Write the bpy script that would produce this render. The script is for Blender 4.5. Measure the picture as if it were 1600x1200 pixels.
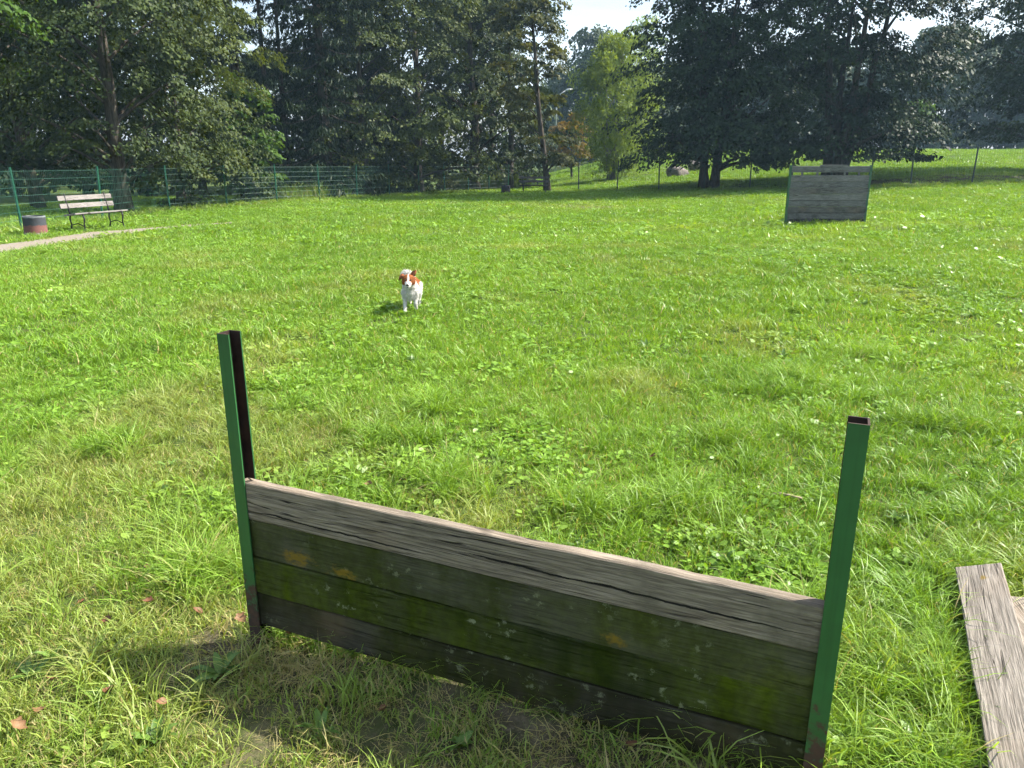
import bpy, bmesh, math, random
import numpy as np
from mathutils import Vector, Matrix, Euler

for o in list(bpy.data.objects):
    bpy.data.objects.remove(o, do_unlink=True)
S = bpy.context.scene
COL = S.collection
R_ = math.radians
rng = np.random.default_rng(11)

# ------------------------------------------------------------------ camera
F, TILT, CH = 1200.0, R_(16.5), 1.65          # focal length in photo pixels, downward tilt, eye height
cd = bpy.data.cameras.new('camera'); cam = bpy.data.objects.new('camera', cd); COL.objects.link(cam)
cam.location = (0, 0, CH); cam.rotation_euler = (math.pi/2 - TILT, 0, 0)
cd.sensor_width = 36; cd.lens = 36*F/1600; cd.clip_start = .05; cd.clip_end = 3000
S.camera = cam
# ------------------------------------------------------------------ light
SUN_AZ, SUN_EL = 78.0, 45.0
W = bpy.data.worlds.new('World'); S.world = W; W.use_nodes = True
wn = W.node_tree; wn.nodes.clear()
sky = wn.nodes.new('ShaderNodeTexSky'); sky.sky_type = 'NISHITA'; sky.sun_disc = False
sky.sun_elevation = R_(SUN_EL); sky.sun_rotation = R_(SUN_AZ); sky.air_density = 1.1; sky.dust_density = 2.5; sky.ozone_density = 1.2
wtc = wn.nodes.new('ShaderNodeTexCoord'); wmp = wn.nodes.new('ShaderNodeMapping'); wmp.inputs['Scale'].default_value = (1.4, 1.4, 6)
wnz = wn.nodes.new('ShaderNodeTexNoise'); wnz.inputs['Scale'].default_value = 2.2; wnz.inputs['Detail'].default_value = 6; wnz.inputs['Distortion'].default_value = .4
wrp = wn.nodes.new('ShaderNodeValToRGB'); wrp.color_ramp.elements[0].position = .38; wrp.color_ramp.elements[1].position = .72
wrp.color_ramp.elements[0].color = (.12, .12, .12, 1); wrp.color_ramp.elements[1].color = (.62, .62, .62, 1)
wmx = wn.nodes.new('ShaderNodeMix'); wmx.data_type = 'RGBA'; wmx.inputs['B'].default_value = (5.6, 6.5, 7.4, 1)
wbg = wn.nodes.new('ShaderNodeBackground'); wbg.inputs['Strength'].default_value = .10
wou = wn.nodes.new('ShaderNodeOutputWorld')
wn.links.new(wtc.outputs['Generated'], wmp.inputs['Vector']); wn.links.new(wmp.outputs['Vector'], wnz.inputs['Vector'])
wn.links.new(wnz.outputs['Fac'], wrp.inputs['Fac']); wn.links.new(wrp.outputs['Color'], wmx.inputs['Factor'])
wn.links.new(sky.outputs['Color'], wmx.inputs['A']); wn.links.new(wmx.outputs['Result'], wbg.inputs['Color'])
wn.links.new(wbg.outputs['Background'], wou.inputs['Surface'])
sl = bpy.data.lights.new('sun', 'SUN'); sl.energy = 5.0; sl.angle = R_(.6); sl.color = (1, .95, .86)
so = bpy.data.objects.new('sun', sl); COL.objects.link(so)
sdir = Vector((math.sin(R_(SUN_AZ))*math.cos(R_(SUN_EL)), math.cos(R_(SUN_AZ))*math.cos(R_(SUN_EL)), math.sin(R_(SUN_EL))))
so.rotation_euler = sdir.to_track_quat('Z', 'Y').to_euler(); so.location = (20, 5, 20)
vs = S.view_settings; vs.view_transform = 'Standard'; vs.look = 'None'; vs.gamma = 1; vs.use_curve_mapping = False; vs.exposure = 1.45
S.render.engine = 'CYCLES'
S.cycles.max_bounces = 4; S.cycles.diffuse_bounces = 2; S.cycles.transmission_bounces = 2; S.cycles.glossy_bounces = 1; S.cycles.volume_bounces = 0
S.cycles.use_adaptive_sampling = True; S.cycles.adaptive_threshold = .03; S.cycles.adaptive_min_samples = 16
S.cycles.use_denoising = True

# ------------------------------------------------------------------ helpers
def hashn(ix, iy, s):
    n = (ix.astype(np.int64)*374761393 + iy.astype(np.int64)*668265263 + s*974634777) & 0x7fffffff
    n = ((n ^ (n >> 13))*1274126177) & 0x7fffffff
    return ((n ^ (n >> 16)) & 0xffff)/65535.0
def vnoise(x, y, s=0):
    x = np.asarray(x, float); y = np.asarray(y, float)
    ix = np.floor(x); iy = np.floor(y); fx = x-ix; fy = y-iy
    fx = fx*fx*(3-2*fx); fy = fy*fy*(3-2*fy)
    a = hashn(ix, iy, s); b = hashn(ix+1, iy, s); c = hashn(ix, iy+1, s); d = hashn(ix+1, iy+1, s)
    return (a*(1-fx)+b*fx)*(1-fy) + (c*(1-fx)+d*fx)*fy
def fbm(x, y, s=0, o=3):
    x = np.asarray(x, float); y = np.asarray(y, float); r = 0; a = 1; t = 0
    for i in range(o):
        r = r + a*vnoise(x*2**i+i*17.3, y*2**i+i*9.1, s+i); t += a; a *= .5
    return r/t
def sstep(a, b, x):
    t = np.clip((np.asarray(x, float)-a)/(b-a), 0, 1); return t*t*(3-2*t)

FENCE_L = [(35, 19), (161, 22), (266, 26.5), (355, 29), (433, 31.3), (500, 33.5), (558, 35.7), (609, 38), (655, 40), (695, 41.8), (732, 43.2), (764, 44.5), (794, 45.2)]
FENCE_LY = [358, 349, 329, 323, 318, 313, 310, 308, 305, 303, 302, 300, 299]
FENCE_R = [(852, 43.2), (904, 40), (964, 39), (1029, 37.5), (1100, 36.5), (1171, 35.5), (1236, 34.7), (1297, 34), (1358, 33.5), (1422, 33), (1518, 32.5), (1612, 32), (1700, 31.6)]
FENCE_RY = [300, 300, 299, 299, 298.5, 297, 296.5, 296, 295.5, 295, 288, 285, 282]
def zpix(y, py):                       # height of a point y metres ahead seen at image row py
    return CH - y*math.tan(TILT - math.atan((600-py)/F))
def xpix(px, y, z):
    return (px-800)/F*(y*math.cos(TILT) + (CH-z)*math.sin(TILT))
_d = []
for (px, y), py in list(zip(FENCE_L, FENCE_LY)) + list(zip(FENCE_R, FENCE_RY)):
    z = zpix(y, py); _d.append((xpix(px, y, z), y, z))
_d = np.array(_d)
def _basis(x, y):
    x = np.asarray(x, float)/30; y = np.asarray(y, float)/40
    return np.stack([x*y, y**2, x*x*y, x*y**2, y**3], -1)
_c = np.linalg.lstsq(_basis(_d[:, 0], _d[:, 1]), _d[:, 2], rcond=None)[0]
def terr(x, y):
    x = np.asarray(x, float); y = np.asarray(y, float)
    z = _basis(np.clip(x, -18, 20), np.clip(y, 0, 46)) @ _c
    fy = np.interp(x, [-40, -12, -8, 0, 3.5, 7.2, 11, 17, 30], [20, 22, 35, 44, 40.5, 38, 36, 33.5, 32])   # fence line
    hill = sstep(-3, 12, x - .06*(y-45))
    z = z + hill*(1.35*sstep(0, 36, y-fy-.4) + .25*sstep(.2, 1.6, y-fy)) - (1-hill)*.35*sstep(2, 14, y-fy)
    z = z + .03*(fbm(x*.35, y*.35, 5)-.5) + .018*(fbm(x*1.7, y*1.7, 8)-.5)*sstep(40, 12, y)
    rx, ry = x+.892, y-2.364; s_ = np.clip(rx*.9205-ry*.3908, 0, 1.83); d_ = np.hypot(rx-s_*.9205, ry+s_*.3908)
    z = z + .05*np.exp(-(d_/.17)**2)*sstep(.12, .5, s_)              # soil heaped along the foot of the near hurdle
    return z
def T(x, y): return float(terr(x, y))
def onground(px, py, dz=0):            # where a photo pixel's line of sight meets the ground
    d = Vector(((px-800)/F, math.cos(TILT)+(600-py)/F*math.sin(TILT), -math.sin(TILT)+(600-py)/F*math.cos(TILT)))
    s = .5
    while s < 200:
        p = Vector((0, 0, CH)) + d*s
        if p.z <= T(p.x, p.y)+dz: break
        s *= 1.004
    return p
def at(px, y):
    z = 0.0
    for i in range(4):
        x = xpix(px, y, z); z = T(x, y)
    return Vector((x, y, z))

class MB:
    def __init__(s): s.v = []; s.f = []; s.m = []
    def face(s, idx, m=0): s.f.append(tuple(idx)); s.m.append(m)
    def box(s, c, h, rot=None, m=0):
        b = len(s.v)
        for dx in (-1, 1):
            for dy in (-1, 1):
                for dz in (-1, 1):
                    p = Vector((dx*h[0], dy*h[1], dz*h[2]))
                    if rot is not None: p = rot @ p
                    s.v.append(tuple(Vector(c)+p))
        for q in ((0, 1, 3, 2), (4, 6, 7, 5), (0, 4, 5, 1), (2, 3, 7, 6), (0, 2, 6, 4), (1, 5, 7, 3)):
            s.face([b+i for i in q], m)
    def tube(s, pts, rad, n=6, m=0, cap=True):
        pts = [Vector(p) for p in pts]; b0 = len(s.v); k = len(pts)
        if not hasattr(rad, '__len__'): rad = [rad]*k
        ref = Vector((.31, .95, .05))
        for i, p in enumerate(pts):
            t = (pts[min(i+1, k-1)]-pts[max(i-1, 0)])
            if t.length < 1e-9: t = Vector((0, 0, 1))
            t.normalize()
            a = t.cross(ref)
            if a.length < .05: a = t.cross(Vector((1, 0, 0)))
            a.normalize(); c = t.cross(a)
            for j in range(n):
                an = 2*math.pi*j/n
                s.v.append(tuple(p + (a*math.cos(an)+c*math.sin(an))*rad[i]))
        for i in range(k-1):
            for j in range(n):
                q = b0+i*n
                s.face((q+j, q+(j+1) % n, q+n+(j+1) % n, q+n+j), m)
        if cap:
            s.face([b0+j for j in range(n)][::-1], m); s.face([b0+(k-1)*n+j for j in range(n)], m)
    def lathe(s, prof, n=32, m=0, c=(0, 0, 0)):
        b = len(s.v); k = len(prof)
        for r, z in prof:
            for j in range(n):
                a = 2*math.pi*j/n; s.v.append((c[0]+r*math.cos(a), c[1]+r*math.sin(a), c[2]+z))
        for i in range(k-1):
            for j in range(n):
                s.face((b+i*n+j, b+i*n+(j+1) % n, b+(i+1)*n+(j+1) % n, b+(i+1)*n+j), m)
    def mesh(s, name, mats, smooth=False):
        me = bpy.data.meshes.new(name); me.from_pydata(s.v, [], s.f)
        for m in mats: me.materials.append(m)
        if len(mats) > 1: me.polygons.foreach_set('material_index', s.m)
        if smooth: me.polygons.foreach_set('use_smooth', [True]*len(s.f))
        me.update(); return me
    def build(s, name, mats, parent=None, smooth=False, bevel=0):
        if not isinstance(mats, (list, tuple)): mats = [mats]
        return link(name, s.mesh(name, mats, smooth), parent, bevel)
def link(name, me, parent=None, bevel=0):
    o = bpy.data.objects.new(name, me); COL.objects.link(o)
    if parent is not None: o.parent = parent
    if bevel:
        b = o.modifiers.new('bevel', 'BEVEL'); b.width = bevel; b.segments = 2; b.limit_method = 'ANGLE'
    return o
def empty(name, loc, rz=0):
    o = bpy.data.objects.new(name, None); COL.objects.link(o); o.empty_display_size = .2
    o.location = loc; o.rotation_euler = (0, 0, rz); return o
def tag(o, label=None, cat=None, group=None, kind=None):
    if label: o['label'] = label
    if cat: o['category'] = cat
    if group: o['group'] = group
    if kind: o['kind'] = kind
    return o
def npmesh(name, V, quads=None, tris=None, mats=(), attrs=None, smooth=False):
    me = bpy.data.meshes.new(name); V = np.asarray(V, np.float32)
    me.vertices.add(len(V)); me.vertices.foreach_set('co', V.ravel())
    idx = []; st = []; n0 = 0
    for arr, k in ((quads, 4), (tris, 3)):
        if arr is not None and len(arr):
            a = np.asarray(arr, np.int32); idx.append(a.ravel()); st.append(n0 + np.arange(len(a))*k); n0 += a.size
    if idx:
        idx = np.concatenate(idx); st = np.concatenate(st)
        me.loops.add(len(idx)); me.loops.foreach_set('vertex_index', idx)
        me.polygons.add(len(st)); me.polygons.foreach_set('loop_start', st.astype(np.int32))
        if smooth: me.polygons.foreach_set('use_smooth', np.ones(len(st), bool))
    for k, (typ, a) in (attrs or {}).items():
        at_ = me.attributes.new(k, typ, 'POINT')
        at_.data.foreach_set({'FLOAT': 'value', 'INT': 'value', 'FLOAT_VECTOR': 'vector', 'FLOAT_COLOR': 'color'}[typ], np.asarray(a).ravel())
    for m in mats: me.materials.append(m)
    me.update(calc_edges=True); me.validate(); return me

# ------------------------------------------------------------------ material helper
class M:
    def __init__(s, name):
        s.mat = bpy.data.materials.new(name); s.mat.use_nodes = True; s.t = s.mat.node_tree; s.t.nodes.clear()
        s.out = s.n('OutputMaterial')
    def n(s, typ, **kw):
        nd = s.t.nodes.new('ShaderNode'+typ)
        for k, v in kw.items(): setattr(nd, k, v)
        return nd
    def l(s, a, b): s.t.links.new(a, b)
    def put(s, sock, v):
        if v is None: return
        if hasattr(v, 'is_output'): s.l(v, sock)
        elif isinstance(v, (tuple, list)) and len(v) == 3 and sock.type == 'RGBA': sock.default_value = (*v, 1)
        else: sock.default_value = v
    def coord(s, which='Object', scale=(1, 1, 1), loc=(0, 0, 0)):
        tc = s.n('TexCoord'); mp = s.n('Mapping'); s.l(tc.outputs[which], mp.inputs[0])
        mp.inputs['Scale'].default_value = scale; mp.inputs['Location'].default_value = loc; return mp.outputs[0]
    def pos(s): return s.n('NewGeometry').outputs['Position']
    def noise(s, vec, scale, detail=4, rough=.55, dist=0):
        nd = s.n('TexNoise'); s.l(vec, nd.inputs['Vector']); nd.inputs['Scale'].default_value = scale
        nd.inputs['Detail'].default_value = detail; nd.inputs['Roughness'].default_value = rough; nd.inputs['Distortion'].default_value = dist
        return nd.outputs['Fac']
    def ramp(s, fac, stops, interp='LINEAR'):
        nd = s.n('ValToRGB'); s.put(nd.inputs[0], fac); cr = nd.color_ramp; cr.interpolation = interp
        while len(cr.elements) < len(stops): cr.elements.new(.5)
        for e, (p, c) in zip(cr.elements, stops):
            e.position = p; e.color = (c, c, c, 1) if not hasattr(c, '__len__') else (*c, 1)
        return nd.outputs[0]
    def math(s, op, a, b=0, c=0, clamp=False):
        nd = s.n('Math', operation=op, use_clamp=clamp)
        for i, v in enumerate((a, b, c)): s.put(nd.inputs[i], v)
        return nd.outputs[0]
    def mix(s, f, a, b, blend='MIX'):
        nd = s.n('Mix', data_type='RGBA', blend_type=blend); s.put(nd.inputs['Factor'], f); s.put(nd.inputs['A'], a); s.put(nd.inputs['B'], b)
        return nd.outputs['Result']
    def attr(s, name, typ='GEOMETRY', out='Fac'):
        nd = s.n('Attribute', attribute_name=name, attribute_type=typ); return nd.outputs[out]
    def sep(s, v):
        nd = s.n('SeparateXYZ'); s.l(v, nd.inputs[0]); return nd.outputs
    def bump(s, h, strength=.5, dist=.01):
        nd = s.n('Bump'); s.put(nd.inputs['Height'], h); nd.inputs['Strength'].default_value = strength; nd.inputs['Distance'].default_value = dist; return nd.outputs[0]
    def princ(s, col, rough=.7, metal=0, nrm=None, spec=None):
        nd = s.n('BsdfPrincipled'); s.put(nd.inputs['Base Color'], col); s.put(nd.inputs['Roughness'], rough); s.put(nd.inputs['Metallic'], metal)
        if nrm is not None: s.l(nrm, nd.inputs['Normal'])
        if spec is not None: nd.inputs['Specular IOR Level'].default_value = spec
        return nd.outputs[0]
    def done(s, sh): s.l(sh, s.out.inputs['Surface']); return s.mat
def plain(name, col, rough=.7, metal=0, var=.25, scale=8, spec=None):
    m = M(name); nz = m.noise(m.coord('Object'), scale, 5)
    c2 = tuple(c*(1-var) for c in col); c3 = tuple(min(1, c*(1+var)) for c in col)
    return m.done(m.princ(m.ramp(nz, [(.3, c2), (.7, c3)]), rough, metal, m.bump(nz, .25, .004), spec))
def leafmat(name, dark, light, transl=.35, rough=.5, tcol=None, inst=False):
    m = M(name)
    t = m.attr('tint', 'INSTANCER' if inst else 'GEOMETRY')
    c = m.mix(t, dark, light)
    if inst:
        lt = m.attr('bl'); c = m.mix(m.math('MULTIPLY', m.math('SUBTRACT', 1.0, lt), .35), c, tuple(v*.55 for v in dark)); c = m.mix(m.ramp(lt, [(.45, 0), (1.0, .75)]), c, tuple(v*1.3 for v in light))  # dark bases and bright tips put blade shade and highlights into the colour
        dry = m.attr('dry', 'INSTANCER'); dl = m.math('ADD', dry, m.attr('bd'), clamp=True)
        c = m.mix(dl, c, (.40, .34, .15))
    p = m.princ(c, rough, spec=.3 if inst else .10)
    tr = m.n('BsdfTranslucent'); m.l(m.mix(1.0, c, tcol or (1.4, 1.3, .55), 'MULTIPLY'), tr.inputs[0])
    mx = m.n('MixShader'); mx.inputs[0].default_value = transl; m.l(p, mx.inputs[1]); m.l(tr.outputs[0], mx.inputs[2])
    return m.done(mx.outputs[0])

# ------------------------------------------------------------------ fixed places
HL = Vector((-.892, 2.364, 0)); HR = Vector((.79, 1.65, 0))          # feet of the near hurdle
HL.z = 0; HR.z = 0
hdir = (HR-HL).normalized(); hnrm = Vector((hdir.y, -hdir.x, 0))      # hnrm points to the viewer's side
def hdist(x, y):                                                      # distance from hurdle line segment, signed towards viewer
    rx, ry = x-HL.x, y-HL.y
    s = np.clip(rx*hdir.x+ry*hdir.y, 0, (HR-HL).length)
    dx = rx-s*hdir.x; dy = ry-s*hdir.y
    side = rx*hnrm.x+ry*hnrm.y
    return np.sqrt(dx*dx+dy*dy), side
PATH_LO = [(-160, 428), (-60, 411), (0, 399), (60, 388), (100, 381), (150, 372), (233, 362), (333, 352), (417, 345.5)]
PATH_UP = [(-160, 402), (-60, 391), (0, 383), (60, 376), (100, 370), (150, 363.5), (233, 357), (333, 349.5), (417, 345)]
plo = [onground(*p) for p in PATH_LO]; pup = [onground(*p) for p in PATH_UP]
def path_mask(x, y):                    # 1 on the path
    x = np.asarray(x, float); y = np.asarray(y, float)
    lo = np.interp(x, [p.x for p in plo], [p.y for p in plo]); up = np.interp(x, [p.x for p in pup], [p.y for p in pup])
    ok = (x < plo[-1].x)
    wob = .25*(fbm(x*1.3, y*1.3, 77)-.5)
    return ok & (y+wob > lo) & (y+wob < up)
BARE = [onground(*p) for p in ((700, 319), (730, 318), (670, 319), (820, 322), (880, 323), (930, 324), (760, 320))]
BARE_R = [1.0, .7, .7, .9, 1.1, .7, .5]
def bareness(x, y):
    d, side = hdist(x, y)
    nz = fbm(x*3, y*3, 31)
    b = sstep(.42, .05, d + (nz-.5)*.7)*np.where(side > 0, 1, .25)*.95
    fr = np.interp(x, [-.7, 0, .8], [.1, .3, .45])                    # worn strip on the viewer's side
    b = np.maximum(b, .6*sstep(.75, .15, np.abs(side-.25)+(nz-.5)*.9)*(x > -1.0)*(side > 0))
    for p, r in zip(BARE, BARE_R):
        dd = np.hypot((x-p.x)/1.7, (y-p.y)*.9)
        b = np.maximum(b, sstep(r, r*.3, dd+(fbm(x*1.5, y*1.5, 3)-.5)*.9))
    fy = np.interp(x, [10, 17, 30], [36, 33.5, 32])
    b = np.maximum(b, .8*sstep(13, 16, x)*sstep(.2, 1.2, y-fy)*sstep(5.5, 2.5, y-fy+(x < 19)*1.5+(nz-.5)*2))
    return b

# ------------------------------------------------------------------ ground
def spaced(a, b, near, far, c0, c1):
    pts = list(np.arange(c0, c1+1e-6, near))
    s = near; p = c1
    while p < b: s = min(far, s*1.18); p += s; pts.append(p)
    s = near; p = c0
    while p > a: s = min(far, s*1.18); p -= s; pts.insert(0, p)
    return np.array(pts)
gx = spaced(-280, 280, .3, 25, -16, 22); gy = spaced(-60, 300, .3, 25, .6, 46)
gx = np.unique(np.round(np.concatenate([gx[(gx < -2.6) | (gx > 2.6)], np.arange(-2.6, 2.6, .08)]), 4)); gy = np.unique(np.round(np.concatenate([gy[gy > 4.4], gy[gy < .6], np.arange(.6, 4.4, .08)]), 4))
GX, GY = np.meshgrid(gx, gy); GZ = terr(GX, GY)
nx = len(gx); ny = len(gy)
ii = np.arange(nx*ny).reshape(ny, nx)
gq = np.stack([ii[:-1, :-1].ravel(), ii[:-1, 1:].ravel(), ii[1:, 1:].ravel(), ii[1:, :-1].ravel()], 1)
gm = M('lawn_ground')
P = gm.pos()
n1 = gm.noise(P, .35, 5); n2 = gm.noise(P, 2.3, 5); n3 = gm.noise(P, 34, 5, .65); n4 = gm.noise(P, 9, 4)
green = gm.mix(gm.ramp(n2, [(.3, 0), (.7, 1)]), (.035, .065, .010), (.075, .13, .018))
green = gm.mix(gm.ramp(n1, [(.45, 0), (.7, .5)]), green, (.17, .18, .05))
green = gm.mix(gm.ramp(n3, [(.42, 0), (.6, .6)]), green, (.05, .05, .02))
soil = gm.mix(gm.ramp(n3, [(.40, 0), (.62, 1)]), (.035, .027, .019), (.12, .092, .066))
n5 = gm.noise(P, 140, 4, .7); soil = gm.mix(gm.ramp(n5, [(.40, .7), (.55, 0)]), soil, (.018, .014, .010)); soil = gm.mix(gm.ramp(n5, [(.60, 0), (.68, .7)]), soil, (.20, .16, .10))
soil = gm.mix(gm.ramp(n4, [(.4, 0), (.65, .55)]), soil, (.19, .155, .09))
bar = gm.attr('bare')
gcol = gm.mix(gm.math('ADD', bar, gm.math('MULTIPLY', gm.math('SUBTRACT', n2, .5), gm.math('MULTIPLY', bar, 1.2)), clamp=True), green, soil)
ground_mat = gm.done(gm.princ(gcol, .95, 0, gm.bump(n3, .6, .02), .1))
gme = npmesh('lawn', np.stack([GX.ravel(), GY.ravel(), GZ.ravel()], 1), quads=gq, mats=[ground_mat], smooth=True,
             attrs={'bare': ('FLOAT', bareness(GX.ravel(), GY.ravel()).astype(np.float32))})
tag(link('lawn', gme), 'green park lawn rising to a grassy slope beyond the fence', 'lawn', kind='structure')

# path sheet draped 8 mm over the lawn
pm = M('path_gravel'); pp = pm.pos(); q1 = pm.noise(pp, 90, 4, .7); q2 = pm.noise(pp, 1.6, 4)
pcol = pm.mix(pm.ramp(q1, [(.3, 0), (.7, 1)]), (.15, .125, .10), (.28, .245, .20)); pcol = pm.mix(pm.ramp(q2, [(.4, 0), (.7, .5)]), pcol, (.21, .175, .11))
path_mat = pm.done(pm.princ(pcol, .9, 0, pm.bump(q1, .4, .01), .2))
PV = []; PQ = []; NA, NC = 120, 5
los = np.array([p[:2] for p in plo]); ups = np.array([p[:2] for p in pup]); tt = np.linspace(0, 1, len(los))
for i in range(NA):
    t = i/(NA-1)
    a = np.array([np.interp(t, tt, los[:, k]) for k in (0, 1)]); b = np.array([np.interp(t, tt, ups[:, k]) for k in (0, 1)])
    w1, w2 = (fbm(a[0]*2, a[1]*2, 41)-.5)*.35, (fbm(b[0]*2, b[1]*2, 43)-.5)*.35
    a = a + (a-b)/max(.05, np.linalg.norm(a-b))*w1; b = b+(b-a)/max(.05, np.linalg.norm(b-a))*w2
    for j in range(NC):
        p = a+(b-a)*j/(NC-1); PV.append((p[0], p[1], T(*p)+.016))
for i in range(NA-1):
    for j in range(NC-1):
        q = i*NC+j; PQ.append((q, q+NC, q+NC+1, q+1))
tag(link('path', npmesh('path', PV, quads=PQ, mats=[path_mat], smooth=True)), 'pale worn gravel path running past the bench by the fence', 'path', kind='structure')

# ------------------------------------------------------------------ wood and paint
def woodmat(name, base=((.15, .13, .11), (.40, .36, .31)), moss=0.0, mosscol=((.018, .024, .006), (.055, .075, .010)), lichen=0, dirt=0, yellow=None, seed=0, brown=0, cracks=()):
    m = M(name)
    oc = m.coord('Object', (1, 1, 1), (seed*3.7, seed*1.3, seed*2.1))
    g = m.coord('Object', (1.6, 22, 22), (seed*5.1, seed, seed*.7)); gf = m.coord('Object', (3.6, 92, 92), (seed*2.1, 0, seed))
    n_g = m.noise(g, 2.2, 6, .6, .7); n_f = m.noise(gf, 2.0, 4, .6, .3); n_b = m.noise(oc, 4.5, 5); n_s = m.noise(oc, 38, 4, .65)
    c = m.mix(m.ramp(n_g, [(.22, .15), (.78, 1)]), base[0], base[1])
    c = m.mix(m.ramp(n_f, [(.42, .62), (.57, 0)]), c, tuple(v*.5 for v in base[0]))
    c = m.mix(m.ramp(n_b, [(.4, 0), (.7, .3)]), c, tuple(v*.8 for v in base[0]))
    if brown: c = m.mix(m.ramp(m.noise(oc, 3.0, 4), [(.5, 0), (.7, brown)]), c, (.20, .13, .075))
    kn = m.n('TexVoronoi', feature='F1'); kn.inputs['Scale'].default_value = 1.0; m.l(m.coord('Object', (1.7, 1, 5.5), (seed*.9, 0, seed*.37)), kn.inputs['Vector'])
    kd = m.ramp(kn.outputs['Distance'], [(.03, 1), (.10, 0)])
    c = m.mix(m.math('MULTIPLY', kd, .75), c, (.05, .04, .03))
    ckn = m.noise(m.coord('Object', (.55, 1, 17), (seed*1.9, 0, seed*4.1)), 1.6, 3, .5, .35)
    crack = m.ramp(m.math('ABSOLUTE', m.math('SUBTRACT', ckn, .5)), [(.002, 1), (.010, 0)])
    ckm = m.ramp(m.noise(m.coord('Object', (1.3, 1, 2.5), (seed*7.7, 0, 0)), 1.5, 2), [(.45, 0), (.55, 1)])
    crack = m.math('MULTIPLY', crack, ckm)
    for (x0, x1, z0, z1, wd) in cracks:
        sx, _, sz = m.sep(m.coord('Object'))
        ln = m.math('ADD', z0-(z1-z0)*x0/(x1-x0), m.math('MULTIPLY', sx, (z1-z0)/(x1-x0)))
        wob = m.math('MULTIPLY', m.math('SUBTRACT', m.noise(m.coord('Object', (1, 0, 0), (seed, 0, 0)), 5, 5, .6), .5), .030)
        dz = m.math('ABSOLUTE', m.math('SUBTRACT', m.math('SUBTRACT', sz, ln), wob))
        tp = m.math('MULTIPLY', m.ramp(m.math('SUBTRACT', sx, x0), [(0, 0), (.12, 1)]), m.ramp(m.math('SUBTRACT', x1, sx), [(0, 0), (.2, 1)]))
        k_ = m.math('MULTIPLY', m.math('LESS_THAN', dz, m.math('MULTIPLY', m.math('MULTIPLY', tp, m.noise(m.coord('Object', (1, 0, 0)), 9, 3)), wd*2)), 1.0)
        crack = m.math('MAXIMUM', crack, k_)
    c = m.mix(crack, c, (.012, .010, .008))
    rough = .85
    if moss:
        mn = m.noise(oc, 3.2, 6, .62); mf = m.ramp(m.math('ADD', mn, m.math('MULTIPLY', m.math('SUBTRACT', n_f, .5), .35)), [(.62-moss*.42, 0), (.80-moss*.32, 1)])
        mc = m.mix(m.ramp(m.noise(oc, 2.0, 5), [(.35, 0), (.68, 1)]), mosscol[0], mosscol[1]); mc = m.mix(m.ramp(n_s, [(.4, .5), (.65, 0)]), mc, tuple(v*.5 for v in mosscol[0]))
        streak = m.ramp(m.noise(m.coord('Object', (9, 9, .8), (seed, 0, 0)), 1.3, 3), [(.4, .72), (.62, 1)])
        c = m.mix(m.math('MULTIPLY', m.math('MULTIPLY', mf, streak), .94), c, mc)
    if dirt:
        c = m.mix(m.ramp(m.noise(oc, 2.6, 5), [(.35, 0), (.6, dirt)]), c, (.022, .018, .013))
    if lichen:
        v = m.n('TexVoronoi', feature='F1'); v.inputs['Scale'].default_value = 22; m.l(m.coord('Object', (1, 1, 1), (seed*.31, 0, .2)), v.inputs['Vector'])
        sp = m.ramp(m.math('ADD', m.math('MULTIPLY', v.outputs['Distance'], .6), m.math('MULTIPLY', m.noise(oc, 70, 5, .75), 1.0)), [(.55, 1), (.64, 0)])
        reg = m.ramp(m.noise(oc, 5.5, 4), [(.47, 0), (.57, 1)])
        c = m.mix(m.math('MULTIPLY', m.math('MULTIPLY', sp, reg), lichen), c, (.19, .20, .12))
    if yellow:
        for (yx, yz, rx, rz) in yellow:
            d = m.n('VectorMath', operation='LENGTH')
            m.l(m.coord('Object', (1/rx, 0, 1/rz), (-yx/rx, 0, -yz/rz)), d.inputs[0])
            f = m.ramp(m.math('ADD', d.outputs['Value'], m.math('MULTIPLY', m.math('SUBTRACT', m.noise(m.coord('Object', (1, 1, 1.6)), 34, 5, .7), .5), 3.2)), [(.25, 1), (.95, 0)])
            c = m.mix(m.math('MULTIPLY', f, .85), c, (.19, .125, .016))
    h = m.math('SUBTRACT', m.math('ADD', m.math('MULTIPLY', n_f, .9), m.math('MULTIPLY', n_g, .6)), m.math('MULTIPLY', crack, 1.5))
    return m.done(m.princ(c, rough, 0, m.bump(h, .7, .006), .05 if moss > .5 else .2))
def paintmat(name, col, rusty=.4, rz=.35, chips=.06):
    m = M(name); oc = m.coord('Object'); n_ = m.noise(oc, 26, 6, .65); b = m.noise(oc, 6, 4)
    z = m.sep(oc)[2]
    rust = m.mix(m.ramp(n_, [(.35, 0), (.65, 1)]), (.018, .011, .008), (.070, .032, .018))
    low = m.math('MULTIPLY', m.math('SUBTRACT', rz, z), rusty/max(rz, .01))
    k = m.math('ADD', low, m.math('ADD', m.math('MULTIPLY', n_, .7), m.math('MULTIPLY', b, .3)))
    f = m.ramp(k, [(.69-chips, 0), (.76-chips, 1)])
    pc = m.mix(m.ramp(b, [(.3, 0), (.7, 1)]), tuple(v*.78 for v in col), tuple(v*1.15 for v in col))
    pc = m.mix(m.ramp(m.noise(m.coord('Object', (60, 60, 2)), 1.2, 4), [(.5, 0), (.7, .35)]), pc, tuple(v*.45 for v in col))
    return m.done(m.princ(m.mix(f, pc, rust), m.math('ADD', .42, m.math('MULTIPLY', f, .4)), 0, m.bump(m.math('SUBTRACT', n_, m.math('MULTIPLY', f, .6)), .25, .002)))
green_paint = paintmat('green_paint', (.020, .100, .028), .30, .42, .085)
green_far = paintmat('green_paint_weathered', (.03, .10, .05), .2, .3, .03)
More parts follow.
